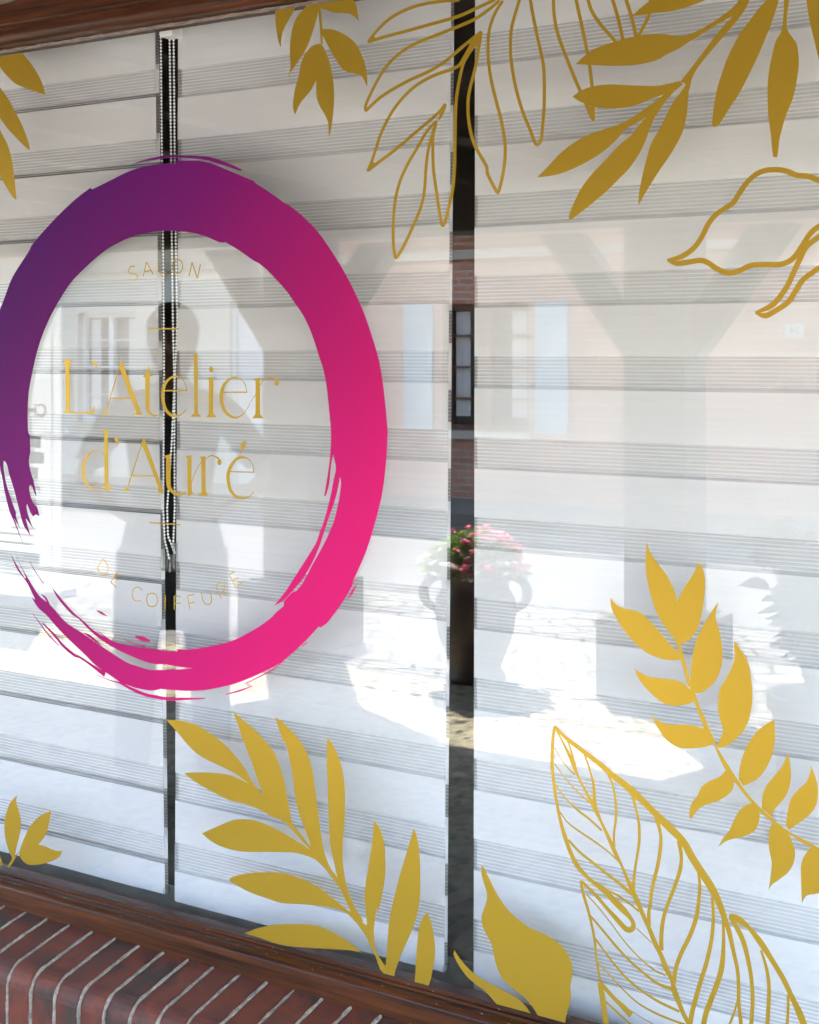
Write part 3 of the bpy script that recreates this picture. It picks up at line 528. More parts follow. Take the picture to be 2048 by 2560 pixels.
while X0+i*pitch < GX1+.1:
    xc = X0+i*pitch; base = sill_prof(.0004)
    # interpolate for a crumbly line
    pts = []
    for (y0, z0), (y1, z1) in zip(base, base[1:]):
        m_ = max(2, int(math.hypot(y1-y0, z1-z0)/.006))
        pts += [(y0+(y1-y0)*k/m_, z0+(z1-z0)*k/m_) for k in range(m_)]
    rows = []
    ph = random.uniform(0, 9)
    for k, (y, z) in enumerate(pts):
        hw = .0032+.0010*math.sin(k*.7+ph)+random.uniform(-.0005, .0005); up = .0012+random.uniform(-.0008, .0010)
        a = pts[max(k-1, 0)]; b = pts[min(k+1, len(pts)-1)]
        ty, tz = b[0]-a[0], b[1]-a[1]; l = math.hypot(ty, tz) or 1; ny, nz = tz/l, -ty/l
        if nz < 0 and abs(nz) > abs(ny): ny, nz = -ny, -nz
        if abs(ny) > abs(nz) and ny > 0: ny, nz = -ny, -nz
        rows.append([bm.verts.new((xc+s*hw*1.35, y-ny*.005, z-nz*.005)) for s in (-1,)]+[bm.verts.new((xc-hw, y+ny*up*.2, z+nz*up*.2)), bm.verts.new((xc-.0015, y+ny*up, z+nz*up)), bm.verts.new((xc+.0018, y+ny*up, z+nz*up)), bm.verts.new((xc+hw, y+ny*up*.2, z+nz*up*.2))]+[bm.verts.new((xc+hw*1.35, y-ny*.005, z-nz*.005))])
    for r0, r1 in zip(rows, rows[1:]):
        for k in range(6): bm.faces.new((r0[k], r0[(k+1) % 6], r1[(k+1) % 6], r1[k]))
    bm.faces.new(rows[0][::-1]); bm.faces.new(rows[-1]); i += 1
to(obj('joints', bm, mortar), BS)

# shop wall around the window and dark room behind
wall_m = mat('wall_brick', (.25, .08, .05), .85)
def brick_tex(m, c1, c2, cm, sx=1, rot=0, kind='Object', bw=.22, bh=.075, ms=.012, vec=None):
    bt = N(m, 'ShaderNodeTexBrick'); bt.inputs['Color1'].default_value = (*c1, 1); bt.inputs['Color2'].default_value = (*c2, 1); bt.inputs['Mortar'].default_value = (*cm, 1)
    bt.inputs['Scale'].default_value = 1; bt.inputs['Brick Width'].default_value = bw; bt.inputs['Row Height'].default_value = bh; bt.inputs['Mortar Size'].default_value = ms
    tc = N(m, 'ShaderNodeTexCoord'); sp = N(m, 'ShaderNodeSeparateXYZ'); cb = N(m, 'ShaderNodeCombineXYZ'); L(m, tc.outputs['Object'], sp.inputs[0])
    ad = N(m, 'ShaderNodeMath', operation='ADD'); L(m, sp.outputs[0], ad.inputs[0]); L(m, sp.outputs[1], ad.inputs[1])
    L(m, ad.outputs[0], cb.inputs[0]); L(m, sp.outputs[2], cb.inputs[1]); L(m, cb.outputs[0], bt.inputs[0])
    n = N(m, 'ShaderNodeTexNoise', Scale=2.0, Detail=5.0); L(m, tc.outputs['Object'], n.inputs['Vector'])
    mx = N(m, 'ShaderNodeMix', data_type='RGBA', blend_type='MULTIPLY'); mx.inputs[0].default_value = .6
    L(m, bt.outputs[0], mx.inputs[6]); L(m, ramp(m, n.outputs[0], [(.3, (.6, .6, .6)), (.7, (1.15, 1.1, 1.05))]), mx.inputs[7])
    L(m, mx.outputs[2], bsdf(m).inputs['Base Color']); bump(m, bt.outputs[1], -.4, .004)
brick_tex(wall_m, (.27, .085, .05), (.19, .06, .04), (.33, .3, .27))
SB = thing('shop_building', 'brick shop front around the big window with a stone lintel over it', 'building', (GX0-1.5, .3, 0))
bm = bmesh.new()
box(bm, GX0-3.6, GX1+3.6, -.05, .30, -.05, e-1.492); box(bm, GX0-3.6, GX0-.06, -.05, .30, e-1.49, 3.2); box(bm, GX1+.06, GX1+3.6, -.05, .30, e-1.49, 3.2)
to(obj('wall', bm, wall_m), SB)
bm = bmesh.new(); box(bm, GX0-.058, GX1+.058, -.26, .30, e+.832, e+1.05)
bmesh.ops.subdivide_edges(bm, edges=[ed for ed in bm.edges if ed.calc_length() > 2], cuts=120)
for v in bm.verts:
    if v.co.y < -.2: v.co.z += random.uniform(-.003, .003); v.co.y += random.uniform(-.004, .004)
to(obj('lintel', bm, stone), SB)
bm = bmesh.new(); box(bm, GX0-3.6, GX1+3.6, -.045, .30, 3.2, 6.2)
box(bm, GX0-.058, GX1+.058, -.04, .30, e+1.052, 3.198); to(obj('upper_wall', bm, wall_m), SB)
bm = bmesh.new()
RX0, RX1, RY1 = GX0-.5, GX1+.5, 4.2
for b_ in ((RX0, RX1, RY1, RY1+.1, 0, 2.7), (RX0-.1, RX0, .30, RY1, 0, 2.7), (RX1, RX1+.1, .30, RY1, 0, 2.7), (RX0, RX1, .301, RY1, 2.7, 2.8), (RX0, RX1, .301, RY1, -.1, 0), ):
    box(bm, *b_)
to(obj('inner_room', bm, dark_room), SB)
bm = bmesh.new(); box(bm, GX0-.05, GX1+.05, .031, .26, e-1.40, e-1.337)
to(obj('window_board', bm, board_m), SB)
grout = mat('grout', (.4, .4, .4), .9)
for xx in (plane(150, 2190, .12).x, plane(700, 2300, .12).x+.1, -.9):
    bm = bmesh.new(); box(bm, xx-.0025, xx+.0025, .034, .256, e-1.3372, e-1.3362); to(obj('board_joint', bm, grout), SB)

# ------------------------------------------------------------ day and night blinds
PB = .1665; YB = .12; GAP = .013
def blind(label, x0t, x0b, x1t, x1b, zs, zbot, sheer, gap_fn, shade_h=0, ztop=e+.80):
    """zs: bottom of one sheer band of the front sheet; x edges at top and bottom"""
    t = thing('roller_blind', label, 'blind', ((x0b+x1b)/2, YB, zbot), 0, 'white roller blinds behind the glass')
    def xe(z, k):
        f = (z-zbot)/(ztop-zbot); return ((x0b+(x0t-x0b)*f) if k == 0 else (x1b+(x1t-x1b)*f))
    for side in (0, 1):
        bm = bmesh.new(); y0 = YB+side*GAP
        zz = zs-PB*30; bands = []
        while zz < ztop+PB:
            if side == 0:
                if shade_h: bands += [(zz, zz+shade_h, 2), (zz+shade_h, zz+sheer, 1)]  # thin grey strip painted in as the shade line under the net
                else:                       # the open slot shows single threads over the dark room
                    g = gap_fn(zz)+.002; bands += [(zz+g*.30-.0006, zz+g*.30+.0006, 0), (zz+g*.66-.0006, zz+g*.66+.0006, 0), (zz+g, zz+sheer, 1)]
                bands += [(zz+sheer, zz+PB, 0)]
            else:
                g = gap_fn(zz); bands += [(zz+g, zz+sheer+.016, 0), (zz+sheer+.016, zz+PB+gap_fn(zz+PB), 1)]
            zz += PB
        for (a, b, mi) in bands:
            a2, b2 = max(a, zbot), min(b, ztop)
            if b2-a2 < .001: continue
            rows = []; nr = 7 if mi == 0 else 2; nx = 26; r1, r2, r3 = random.random()*6, random.random()*6, random.uniform(.6, 1.3)
            for i in range(nr+1):
                z = a2+(b2-a2)*i/nr; tt = (z-a)/(b-a); row = []
                for k in range(nx+1):
                    f = k/nx; x = xe(z, 0)+(xe(z, 1)-xe(z, 0))*f
                    wob = .0006*math.sin(f*7+r1)+.0005*math.sin(f*17+r2)
                    bul = (-.0052*r3*math.sin(math.pi*min(tt*1.05, 1))*(.75+.35*math.sin(f*5+r2))*min(1, f*9, (1-f)*9) if (mi == 0 and side == 0) else 0)
                    row.append(bm.verts.new((x, y0+wob*(1 if side == 0 else .4)+bul, z)))
                rows.append(row)
            for p, q_ in zip(rows, rows[1:]):
                for k in range(nx):
                    f = bm.faces.new((p[k], p[k+1], q_[k+1], q_[k])); f.material_index = mi; f.smooth = True
        to(obj('front_sheet' if side == 0 else 'back_sheet', bm, [cloth, net, shade_line_m]), t)
    bm = bmesh.new(); box(bm, x0b+.002, x1b-.002, YB+.001, YB+GAP-.001, zbot-.002, zbot+.010); to(obj('bottom_bar', bm, grey_plastic), t)
    bm = bmesh.new(); lathe(bm, [(0.0005, 0), (.011, 0), (.012, .002), (.011, .005), (.004, .006), (.0005, .006)], 20, M=Matrix.Translation((x1b-.002, YB+GAP/2, zbot+.006)) @ Matrix.Rotation(R(90), 4, 'Y'))
    to(obj('end_cap', bm, clear, None, True), t)
    bm = bmesh.new(); box(bm, x0t, x1t, YB+.016, YB+.08, ztop-.02, ztop+.07); to(obj('head_rail', bm, cloth), t)
    return t
xr = lambda px: plane(px, HY, YB).x
B1 = blind('left roller blind, with thin dark slots under its net bands', xr(-260), xr(-260), xr(388), xr(412), EYE+.1107, EYE-1.292, .0655, lambda z: .0085+.004*max(0, (z-EYE+1.2)/1.9))
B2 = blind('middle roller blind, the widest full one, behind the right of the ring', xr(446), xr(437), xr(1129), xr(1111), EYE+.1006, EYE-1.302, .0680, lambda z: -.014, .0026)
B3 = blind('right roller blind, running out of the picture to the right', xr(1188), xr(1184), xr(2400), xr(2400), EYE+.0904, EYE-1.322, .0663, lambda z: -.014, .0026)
# bead chains: one mesh each, hanging beside the left blind
def chain(pts, Y, parent, step=.0079, r=.0028):
    P = [plane(x, y, Y) for x, y in pts]; bm = bmesh.new(); d = 0; acc = []
    for a, b in zip(P, P[1:]):
        l = (b-a).length
        while d < l: acc.append(a.lerp(b, d/l)); d += step
        d -= l
    for p in acc: bmesh.ops.create_icosphere(bm, subdivisions=2, radius=r, matrix=Matrix.Translation(p))
    tube(bm, P, .0006, 6)
    return to(obj('bead_chain', bm, bead_m, None, True), parent)
chain([(402, 86), (405, 400), (408, 640), (410, 900), (409, 1130), (408, 1270), (412, 1350), (424, 1400)], .10, B1)
chain([(424, 92), (428, 400), (430, 640), (433, 840), (436, 960), (430, 1100), (418, 1270), (420, 1340), (437, 1382)], .105, B1)
chain([(434, 92), (437, 400), (440, 640), (443, 800), (437, 960), (436, 1100), (437, 1270), (433, 1360), (437, 1384)], .112, B1)
bm = bmesh.new(); c0 = plane(426, 1405, .105)
for dx_, dz_, h in ((-.017, -.008, .036), (.012, -.004, .05), (-.001, -.012, .03)): box(bm, c0.x+dx_, c0.x+dx_+.005, .098, .113, c0.z+dz_-.012, c0.z+dz_+h)
box(bm, c0.x-.026, c0.x+.026, .100, .110, c0.z-.022, c0.z-.015); bevel(bm, .0015, 1)
to(obj('chain_tensioner', bm, clear), B1)
bm = bmesh.new(); c0 = plane(428, 90, .1); box(bm, c0.x-.02, c0.x+.02, .08, .12, c0.z-.004, c0.z+.05); bevel(bm, .004); to(obj('bracket', bm, bead_m), B1)

# ------------------------------------------------------------ the street behind the camera, seen as a reflection
gravel = mat('aggregate', (.3, .28, .24), .9)
_v = N(gravel, 'ShaderNodeTexVoronoi', Scale=1.0); L(gravel, coords(gravel, (30, 30, 30)), _v.inputs['Vector'])
_g = N(gravel, 'ShaderNodeTexNoise', Scale=1.0, Detail=5.0); L(gravel, coords(gravel, (1.5, 1.5, 1)), _g.inputs['Vector'])
_c = ramp(gravel, _v.outputs['Color'], [(.12, (.05, .045, .03)), (.32, (.34, .30, .19)), (.65, (.56, .50, .33)), (.95, (.66, .6, .43))])
_mx = N(gravel, 'ShaderNodeMix', data_type='RGBA', blend_type='MULTIPLY'); _mx.inputs[0].default_value = .7
L(gravel, _c, _mx.inputs[6]); L(gravel, ramp(gravel, _g.outputs[0], [(.3, (.75, .75, .75)), (.7, (1.1, 1.1, 1.1))]), _mx.inputs[7]); L(gravel, _mx.outputs[2], bsdf(gravel).inputs['Base Color'])
bump(gravel, _v.outputs['Distance'], .6, .006)
flag = mat('flagstones', (.4, .38, .34), .85)
_v = N(flag, 'ShaderNodeTexBrick'); _v.inputs['Scale'].default_value = 1; _v.inputs['Brick Width'].default_value = .26; _v.inputs['Row Height'].default_value = .19
_v.inputs['Mortar Size'].default_value = .014; _v.inputs['Color1'].default_value = (.25, .23, .19, 1); _v.inputs['Color2'].default_value = (.15, .14, .12, 1); _v.inputs['Mortar'].default_value = (.02, .019, .016, 1)
_tc = N(flag, 'ShaderNodeTexCoord'); _mp = N(flag, 'ShaderNodeMapping'); _mp.inputs['Rotation'].default_value = (0, 0, R(28)); _ns = N(flag, 'ShaderNodeTexNoise', Scale=2.2, Detail=2.0)
_am = N(flag, 'ShaderNodeVectorMath', operation='MULTIPLY_ADD'); _am.inputs[1].default_value = (.12, .12, 0); L(flag, _tc.outputs['Object'], _ns.inputs['Vector']); L(flag, _ns.outputs[1], _am.inputs[0]); L(flag, _tc.outputs['Object'], _am.inputs[2])
L(flag, _am.outputs[0], _mp.inputs[0]); L(flag, _mp.outputs[0], _v.inputs[0]); L(flag, _v.outputs[0], bsdf(flag).inputs['Base Color']); bump(flag, _v.outputs[1], -.5, .006)
asphalt = noisy('asphalt', (.10, .097, .09), (.16, .153, .143), (9, 9, 9), .9, 8, .4, .004)
kerb_m = noisy('kerb_stone', (.17, .165, .155), (.25, .24, .22), (12, 12, 12), .85, 6, .3)
dirt = noisy('ground_earth', (.14, .12, .09), (.2, .18, .13), (.5, .5, .5), .95)
def sheet(name, x0, x1, y0, y1, z, m, sub=0):
    bm = bmesh.new(); v = [bm.verts.new(p) for p in ((x0, y0, z), (x1, y0, z), (x1, y1, z), (x0, y1, z))]; bm.faces.new(v)
    return tag(obj(name, bm, m), kind='structure')
sheet('ground', -200, 200, -200, 200, -.16, dirt)
sheet('path', -40, 30, -3.45, -.04, -.003, gravel)
sheet('pavement', -40, 30, -5.25, -3.45, -.003, flag)
sheet('road', -60, 50, -9.5, -5.40, -.12, asphalt)
bm = bmesh.new(); x = -40
while x < 30: box(bm, x+.004, x+.996, -5.40, -5.25, -.15, -.002); x += 1
tag(obj('kerb', bm, kerb_m), kind='structure')
bm = bmesh.new(); box(bm, -40, 30, -10.9, -9.5, -.15, -.0); tag(obj('far_pavement', bm, noisy('old_paving', (.17, .15, .12), (.26, .23, .18), (5, 5, 5), .9)), kind='structure')

dark_wood = noisy('stained_timber', (.035, .026, .02), (.07, .05, .038), (8, 8, 40), .7, 6, .3, .003)
plinth_m = noisy('rendered_plinth', (.10, .095, .09), (.15, .14, .135), (6, 6, 6), .9, 6, .3)
def make_post():
    t = thing('timber_post', 'x', 'post', (0, 0, 0), 0, 'timber posts carrying the canopy')
    bm = bmesh.new(); box(bm, -.15, .15, -.15, .15, .382, 2.2); bevel(bm, .012); obj('shaft', bm, dark_wood, t)
    bm = bmesh.new(); box(bm, -.25, .25, -.25, .25, 0, .37); bevel(bm, .02); bmesh.ops.create_cube(bm, size=1, matrix=Matrix.Translation((0, 0, .376)) @ Matrix.Diagonal((.4, .4, .012, 1))); obj('plinth', bm, plinth_m, t)
    for s in (-1, 1):
        bm = bmesh.new()
        pr = [(.142, 1.52), (.142, 1.80), (.42, 2.168), (.62, 2.168)]
        a = [bm.verts.new((s*x_, -.07, z_)) for x_, z_ in pr]; b = [bm.verts.new((s*x_, .07, z_)) for x_, z_ in pr]
        bm.faces.new(a); bm.faces.new(b[::-1])
        for k in range(4): bm.faces.new((a[k], b[k], b[(k+1) % 4], a[(k+1) % 4]))
        bmesh.ops.recalc_face_normals(bm, faces=bm.faces); obj('brace', bm, dark_wood, t)
    return t
post0 = make_post()
PY = -3.75
for k, (x, lab) in enumerate(((-2.27, 'dark timber post on a square plinth, reflected right of the wide gap'), (-4.35, 'dark timber post on a square plinth, reflected behind the right of the ring'),
                              (-8.6, 'dark timber post on a plinth, farthest along the canopy past the menu board'), (-.19, 'dark timber post on a plinth, nearest to the shop door side'))):
    p = post0 if k == 0 else copy_tree(post0)
    p.location = (x, PY, 0); p['label'] = lab
CN = thing('canopy', 'low dark timber canopy roof over the pavement in front of the shop', 'canopy', (-2.5, -1.9, 2.2))
bm = bmesh.new(); box(bm, -9.0, 3.2, PY-.12, PY+.12, 2.202, 2.570); bevel(bm, .01); to(obj('beam', bm, dark_wood), CN)
bm = bmesh.new(); x = -8.8
while x < 3.2: box(bm, x-.05, x+.05, PY+.12, -.3, 2.43, 2.57); x += .62
to(obj('rafters', bm, dark_wood), CN)
bm = bmesh.new(); box(bm, -9.0, 3.2, PY-.20, -.052, 2.572, 2.66); to(obj('roof_deck', bm, dark_wood), CN)

# urn with flowers
urn_m = noisy('urn_glaze', (.045, .02, .012), (.075, .032, .02), (9, 9, 9), .4)
def refl(px, s): # world x,y of something whose mirror image stands at path depth s
    u = (px-CX)/FPX; return s*(-math.sin(TH)+u*math.cos(TH)), -(s*(math.cos(TH)+u*math.sin(TH))-DC)
ux, uy = refl(1190, 6.75)
UR = thing('flower_urn', 'tall dark brown two handled urn full of pink and white flowers', 'urn', (ux, uy, 0))
bm = bmesh.new(); lathe(bm, [(.01, 0), (.145, 0), (.15, .03), (.125, .07), (.14, .16), (.185, .34), (.20, .50), (.195, .60), (.165, .68), (.17, .74), (.215, .80), (.222, .82), (.205, .825), (.18, .80), (.17, .76), (.01, .75)], 48)
obj('body', bm, urn_m, UR, True)
for s in (-1, 1):
    bm = bmesh.new(); tube(bm, [(s*(.17+.085*math.sin(R(a))*1.0), 0, .64+.12*math.cos(R(a))) for a in range(0, 181, 15)], .026, 12); obj('handle', bm, urn_m, UR, True)
UR.rotation_euler = (0, 0, R(-28)); UR.scale = (1, 1, .655)
leaf_g = noisy('green_leaf', (.08, .16, .02), (.16, .28, .04), (30, 30, 30), .5); petal_p = mat('pink_petal', (.85, .13, .26), .6); petal_w = mat('white_petal', (.85, .85, .8), .6)
def translucent(m, col, f):
    t = N(m, 'ShaderNodeBsdfTranslucent'); t.inputs[0].default_value = (*col, 1); x = N(m, 'ShaderNodeMixShader'); x.inputs[0].default_value = f
    L(m, bsdf(m).outputs[0], x.inputs[1]); L(m, t.outputs[0], x.inputs[2]); L(m, x.outputs[0], m.node_tree.nodes['Material Output'].inputs[0])
translucent(leaf_g, (.30, .48, .05), .4); translucent(petal_p, (.98, .35, .48), .6); translucent(petal_w, (.9, .9, .85), .5)
def leaf_cloud(bm, n, fn, size, mi=0, wr=.5):
    for _ in range(n):
        c = Vector(fn()); q = Matrix.Rotation(random.uniform(0, 6.28), 4, 'Z') @ Matrix.Rotation(random.uniform(-1.1, 1.1), 4, 'X') @ Matrix.Rotation(random.uniform(-.9, .9), 4, 'Y')
        s = size*random.uniform(.6, 1.3); pts = [(0, -s, 0), (s*wr, -s*.2, s*.1), (s*wr*.7, s*.5, 0), (0, s, -s*.15), (-s*wr*.7, s*.5, 0), (-s*wr, -s*.2, s*.1)]
        f = bm.faces.new([bm.verts.new(c+(q @ Vector(p))) for p in pts]); f.material_index = mi
FP = thing('flowering_plant', 'mounded pink and white bedding flowers growing in the urn', 'plant', (ux, uy, .525))
def mound(k=1.0, lo=0):
    def f():
        a = random.uniform(0, 6.28); r = .27*math.sqrt(random.random())*k
        return (r*math.cos(a), r*math.sin(a), max(lo, .19*(1-(r/.3)**2)*random.uniform(.55, 1.05)+.01-.03*(r > .22)))
    return f
bm = bmesh.new(); leaf_cloud(bm, 1700, mound(), .022); obj('foliage', bm, leaf_g, FP)
bm = bmesh.new()
for _ in range(190):
    c = Vector(mound(1.03)())+Vector((0, 0, .02))
    if c.x < -.02 and random.random() < .8: continue
    leaf_cloud(bm, 7, lambda: c+Vector((random.uniform(-.012, .012), random.uniform(-.012, .012), random.uniform(-.005, .012))), .012, 0, .8)
obj('pink_flowers', bm, petal_p, FP)['kind'] = 'stuff'
bm = bmesh.new()
for _ in range(260):
    a = random.uniform(0, 6.28); r = random.uniform(.12, .29); c = Vector((r*math.cos(a), r*math.sin(a), random.uniform(-.01, .07)))
    leaf_cloud(bm, 6, lambda: c+Vector((random.uniform(-.01, .01), random.uniform(-.01, .01), random.uniform(-.004, .01))), .013, 0, .8)
obj('white_flowers', bm, petal_w, FP)['kind'] = 'stuff'

# dark red shrub in a pot
sx_, sy_ = refl(2035, 4.55)
PT = thing('plant_pot', 'round terracotta tub beside the right post, holding the dark red shrub', 'plant pot', (sx_, sy_, 0))
bm = bmesh.new(); lathe(bm, [(.01, 0), (.10, 0), (.135, .42), (.15, .42), (.15, .47), (.13, .47), (.125, .43), (.01, .42)], 36); obj('tub', bm, noisy('terracotta', (.2, .07, .035), (.3, .11, .06), (9, 9, 9), .8), PT)
SH = thing('red_shrub', 'dark purple red shrub with long narrow drooping leaves', 'shrub', (sx_, sy_, .43))
red_leaf = noisy('red_leaf', (.05, .012, .018), (.12, .03, .035), (20, 20, 20), .45)
stem_m = mat('red_stem', (.06, .03, .025), .7)
bs_, bl_ = bmesh.new(), bmesh.new()
for k in range(26):
    a = random.uniform(0, 6.28); tilt = random.uniform(.05, .75); h = random.uniform(.25, .62)
    top = Vector((math.cos(a)*math.sin(tilt)*h*.55, math.sin(a)*math.sin(tilt)*h*.55, h*math.cos(tilt*.6)))
    mid = top*.5+Vector((0, 0, .06)); tube(bs_, [(0, 0, 0), mid, top], [.007, .005, .003], 6)
    for j in range(20):
        f = random.uniform(.35, 1.0); c = (mid*(1-f)+top*f) if f > .5 else mid*f*2
        aa = random.uniform(0, 6.28); ln = random.uniform(.06, .12); dr = Vector((math.cos(aa), math.sin(aa), random.uniform(-.2, .7))).normalized()
        sd_ = dr.cross(Vector((0, 0, 1))).normalized()*random.uniform(.005, .009)
        p0, p1, p2 = c, c+dr*ln*.5+Vector((0, 0, .01)), c+dr*ln-Vector((0, 0, ln*.35))
        v = [bl_.verts.new(q_) for q_ in (p0, p1-sd_, p2, p1+sd_)]; bl_.faces.new((v[0], v[1], v[2])); bl_.faces.new((v[0], v[2], v[3]))
obj('stems', bs_, stem_m, SH); obj('leaves', bl_, red_leaf, SH)

# menu board, printed with reversed out headings (it is read in the mirror)
white_p = mat('board_white', (.78, .79, .77), .4); board_p = mat('board_panel', (.8, .81, .79), .5)
_tr = N(board_p, 'ShaderNodeBsdfTranslucent'); _tr.inputs[0].default_value = (.85, .86, .84, 1); _mx = N(board_p, 'ShaderNodeMixShader'); _mx.inputs[0].default_value = .7
L(board_p, bsdf(board_p).outputs[0], _mx.inputs[1]); L(board_p, _tr.outputs[0], _mx.inputs[2]); L(board_p, _mx.outputs[0], board_p.node_tree.nodes['Material Output'].inputs[0]); grey_p = mat('board_pill', (.16, .18, .17), .5); line_p = mat('board_ink', (.10, .11, .11), .6); red_p = mat('board_red', (.45, .08, .07), .6)
mx_, my_ = refl(25, 9.1)
MB = thing('menu_board', 'tall white free standing menu board headed in faded red, left of the person', 'sign', (mx_, my_, -.19), R(180)); MB.scale = (1.12, 1, 1.12)
bm = bmesh.new(); box(bm, -.42, .42, -.004, .004, .20, 1.88); obj('panel', bm, board_p, MB)
bm = bmesh.new()
for x0_, x1_, z0_, z1_ in ((-.355, -.349, .26, 1.80), (.349, .355, .26, 1.80), (-.349, .349, 1.794, 1.80), (-.349, .349, .26, .266)): box(bm, x0_, x1_, -.0060, -.0045, z0_, z1_)
obj('border', bm, grey_p, MB)
for s in (-1, 1):
    bm = bmesh.new(); box(bm, s*.33-.03, s*.33+.03, -.2, -.006, .172, .21); box(bm, s*.33-.03, s*.33+.03, .006, .2, .172, .21); obj('foot', bm, grey_plastic, MB)
def txt(body, size, x, z, m, y=-.0052, par=None, align='LEFT', name='lettering'):
    c = bpy.data.curves.new(name, 'FONT'); c.body = body; c.size = size; c.extrude = .0006; c.offset = size*.012; c.align_x = align
    t = bpy.data.objects.new('tmp', c); link(t); bpy.context.view_layer.update()
    me = bpy.data.meshes.new_from_object(t.evaluated_get(bpy.context.evaluated_depsgraph_get())); bpy.data.objects.remove(t)
    o = bpy.data.objects.new(name, me); me.materials.clear(); me.materials.append(m); link(o, par); o.location = (x, y, z); o.rotation_euler = (R(90), 0, 0); return o
txt("CHEZ", .11, -.31, 1.22, red_p, par=MB)
def pill(z, x0, s=None, x1=.28):
    bm = bmesh.new(); box(bm, x0, x1, -.0062, -.0045, z, z+.065); bevel(bm, .0008, 1); obj('heading_bar', bm, grey_p, MB)
    if s: txt(s, .055, x0+.03, z+.013, white_p, -.0072, MB)
pill(1.04, -.26, 'BOISSONS'); pill(.95, -.285, 'CHAMP'); pill(.86, -.24, 'THE'); pill(.36, -.25, 'SALADES')
bm = bmesh.new()
for z in (.80, .765, .69, .655, .62, .56, .52, .47, .31, .285): box(bm, -.22+random.uniform(-.04, .03), random.uniform(-.02, .22), -.0060, -.0045, z, z+.014)
obj('small_print', bm, line_p, MB)

# ------------------------------------------------------------ houses across the street
FYH = -10.8
fb = mat('house_brick', (.3, .12, .07), .9); brick_tex(fb, (.68, .30, .17), (.54, .22, .13), (.5, .44, .38))
cream = noisy('cream_render', (.66, .60, .48), (.74, .68, .56), (1.2, 1.2, 1.2), .9)
tile_m = noisy('roof_tiles', (.16, .06, .04), (.24, .09, .06), (3, 3, 3), .85)
trim = noisy('stone_trim', (.50, .43, .33), (.58, .51, .40), (4, 4, 4), .85); blue = noisy('shutter_paint', (.40, .56, .60), (.46, .62, .66), (3, 3, 3), .6)
brown = noisy('window_paint', (.15, .055, .03), (.22, .08, .045), (6, 6, 6), .5); whitep = mat('white_paint', (.75, .75, .73), .5)
pane_m = mat('house_pane', (.02, .021, .02), .08, 0, .35); curt = noisy('net_curtain', (.66, .62, .56), (.84, .80, .73), (60, 1, 1), .9)
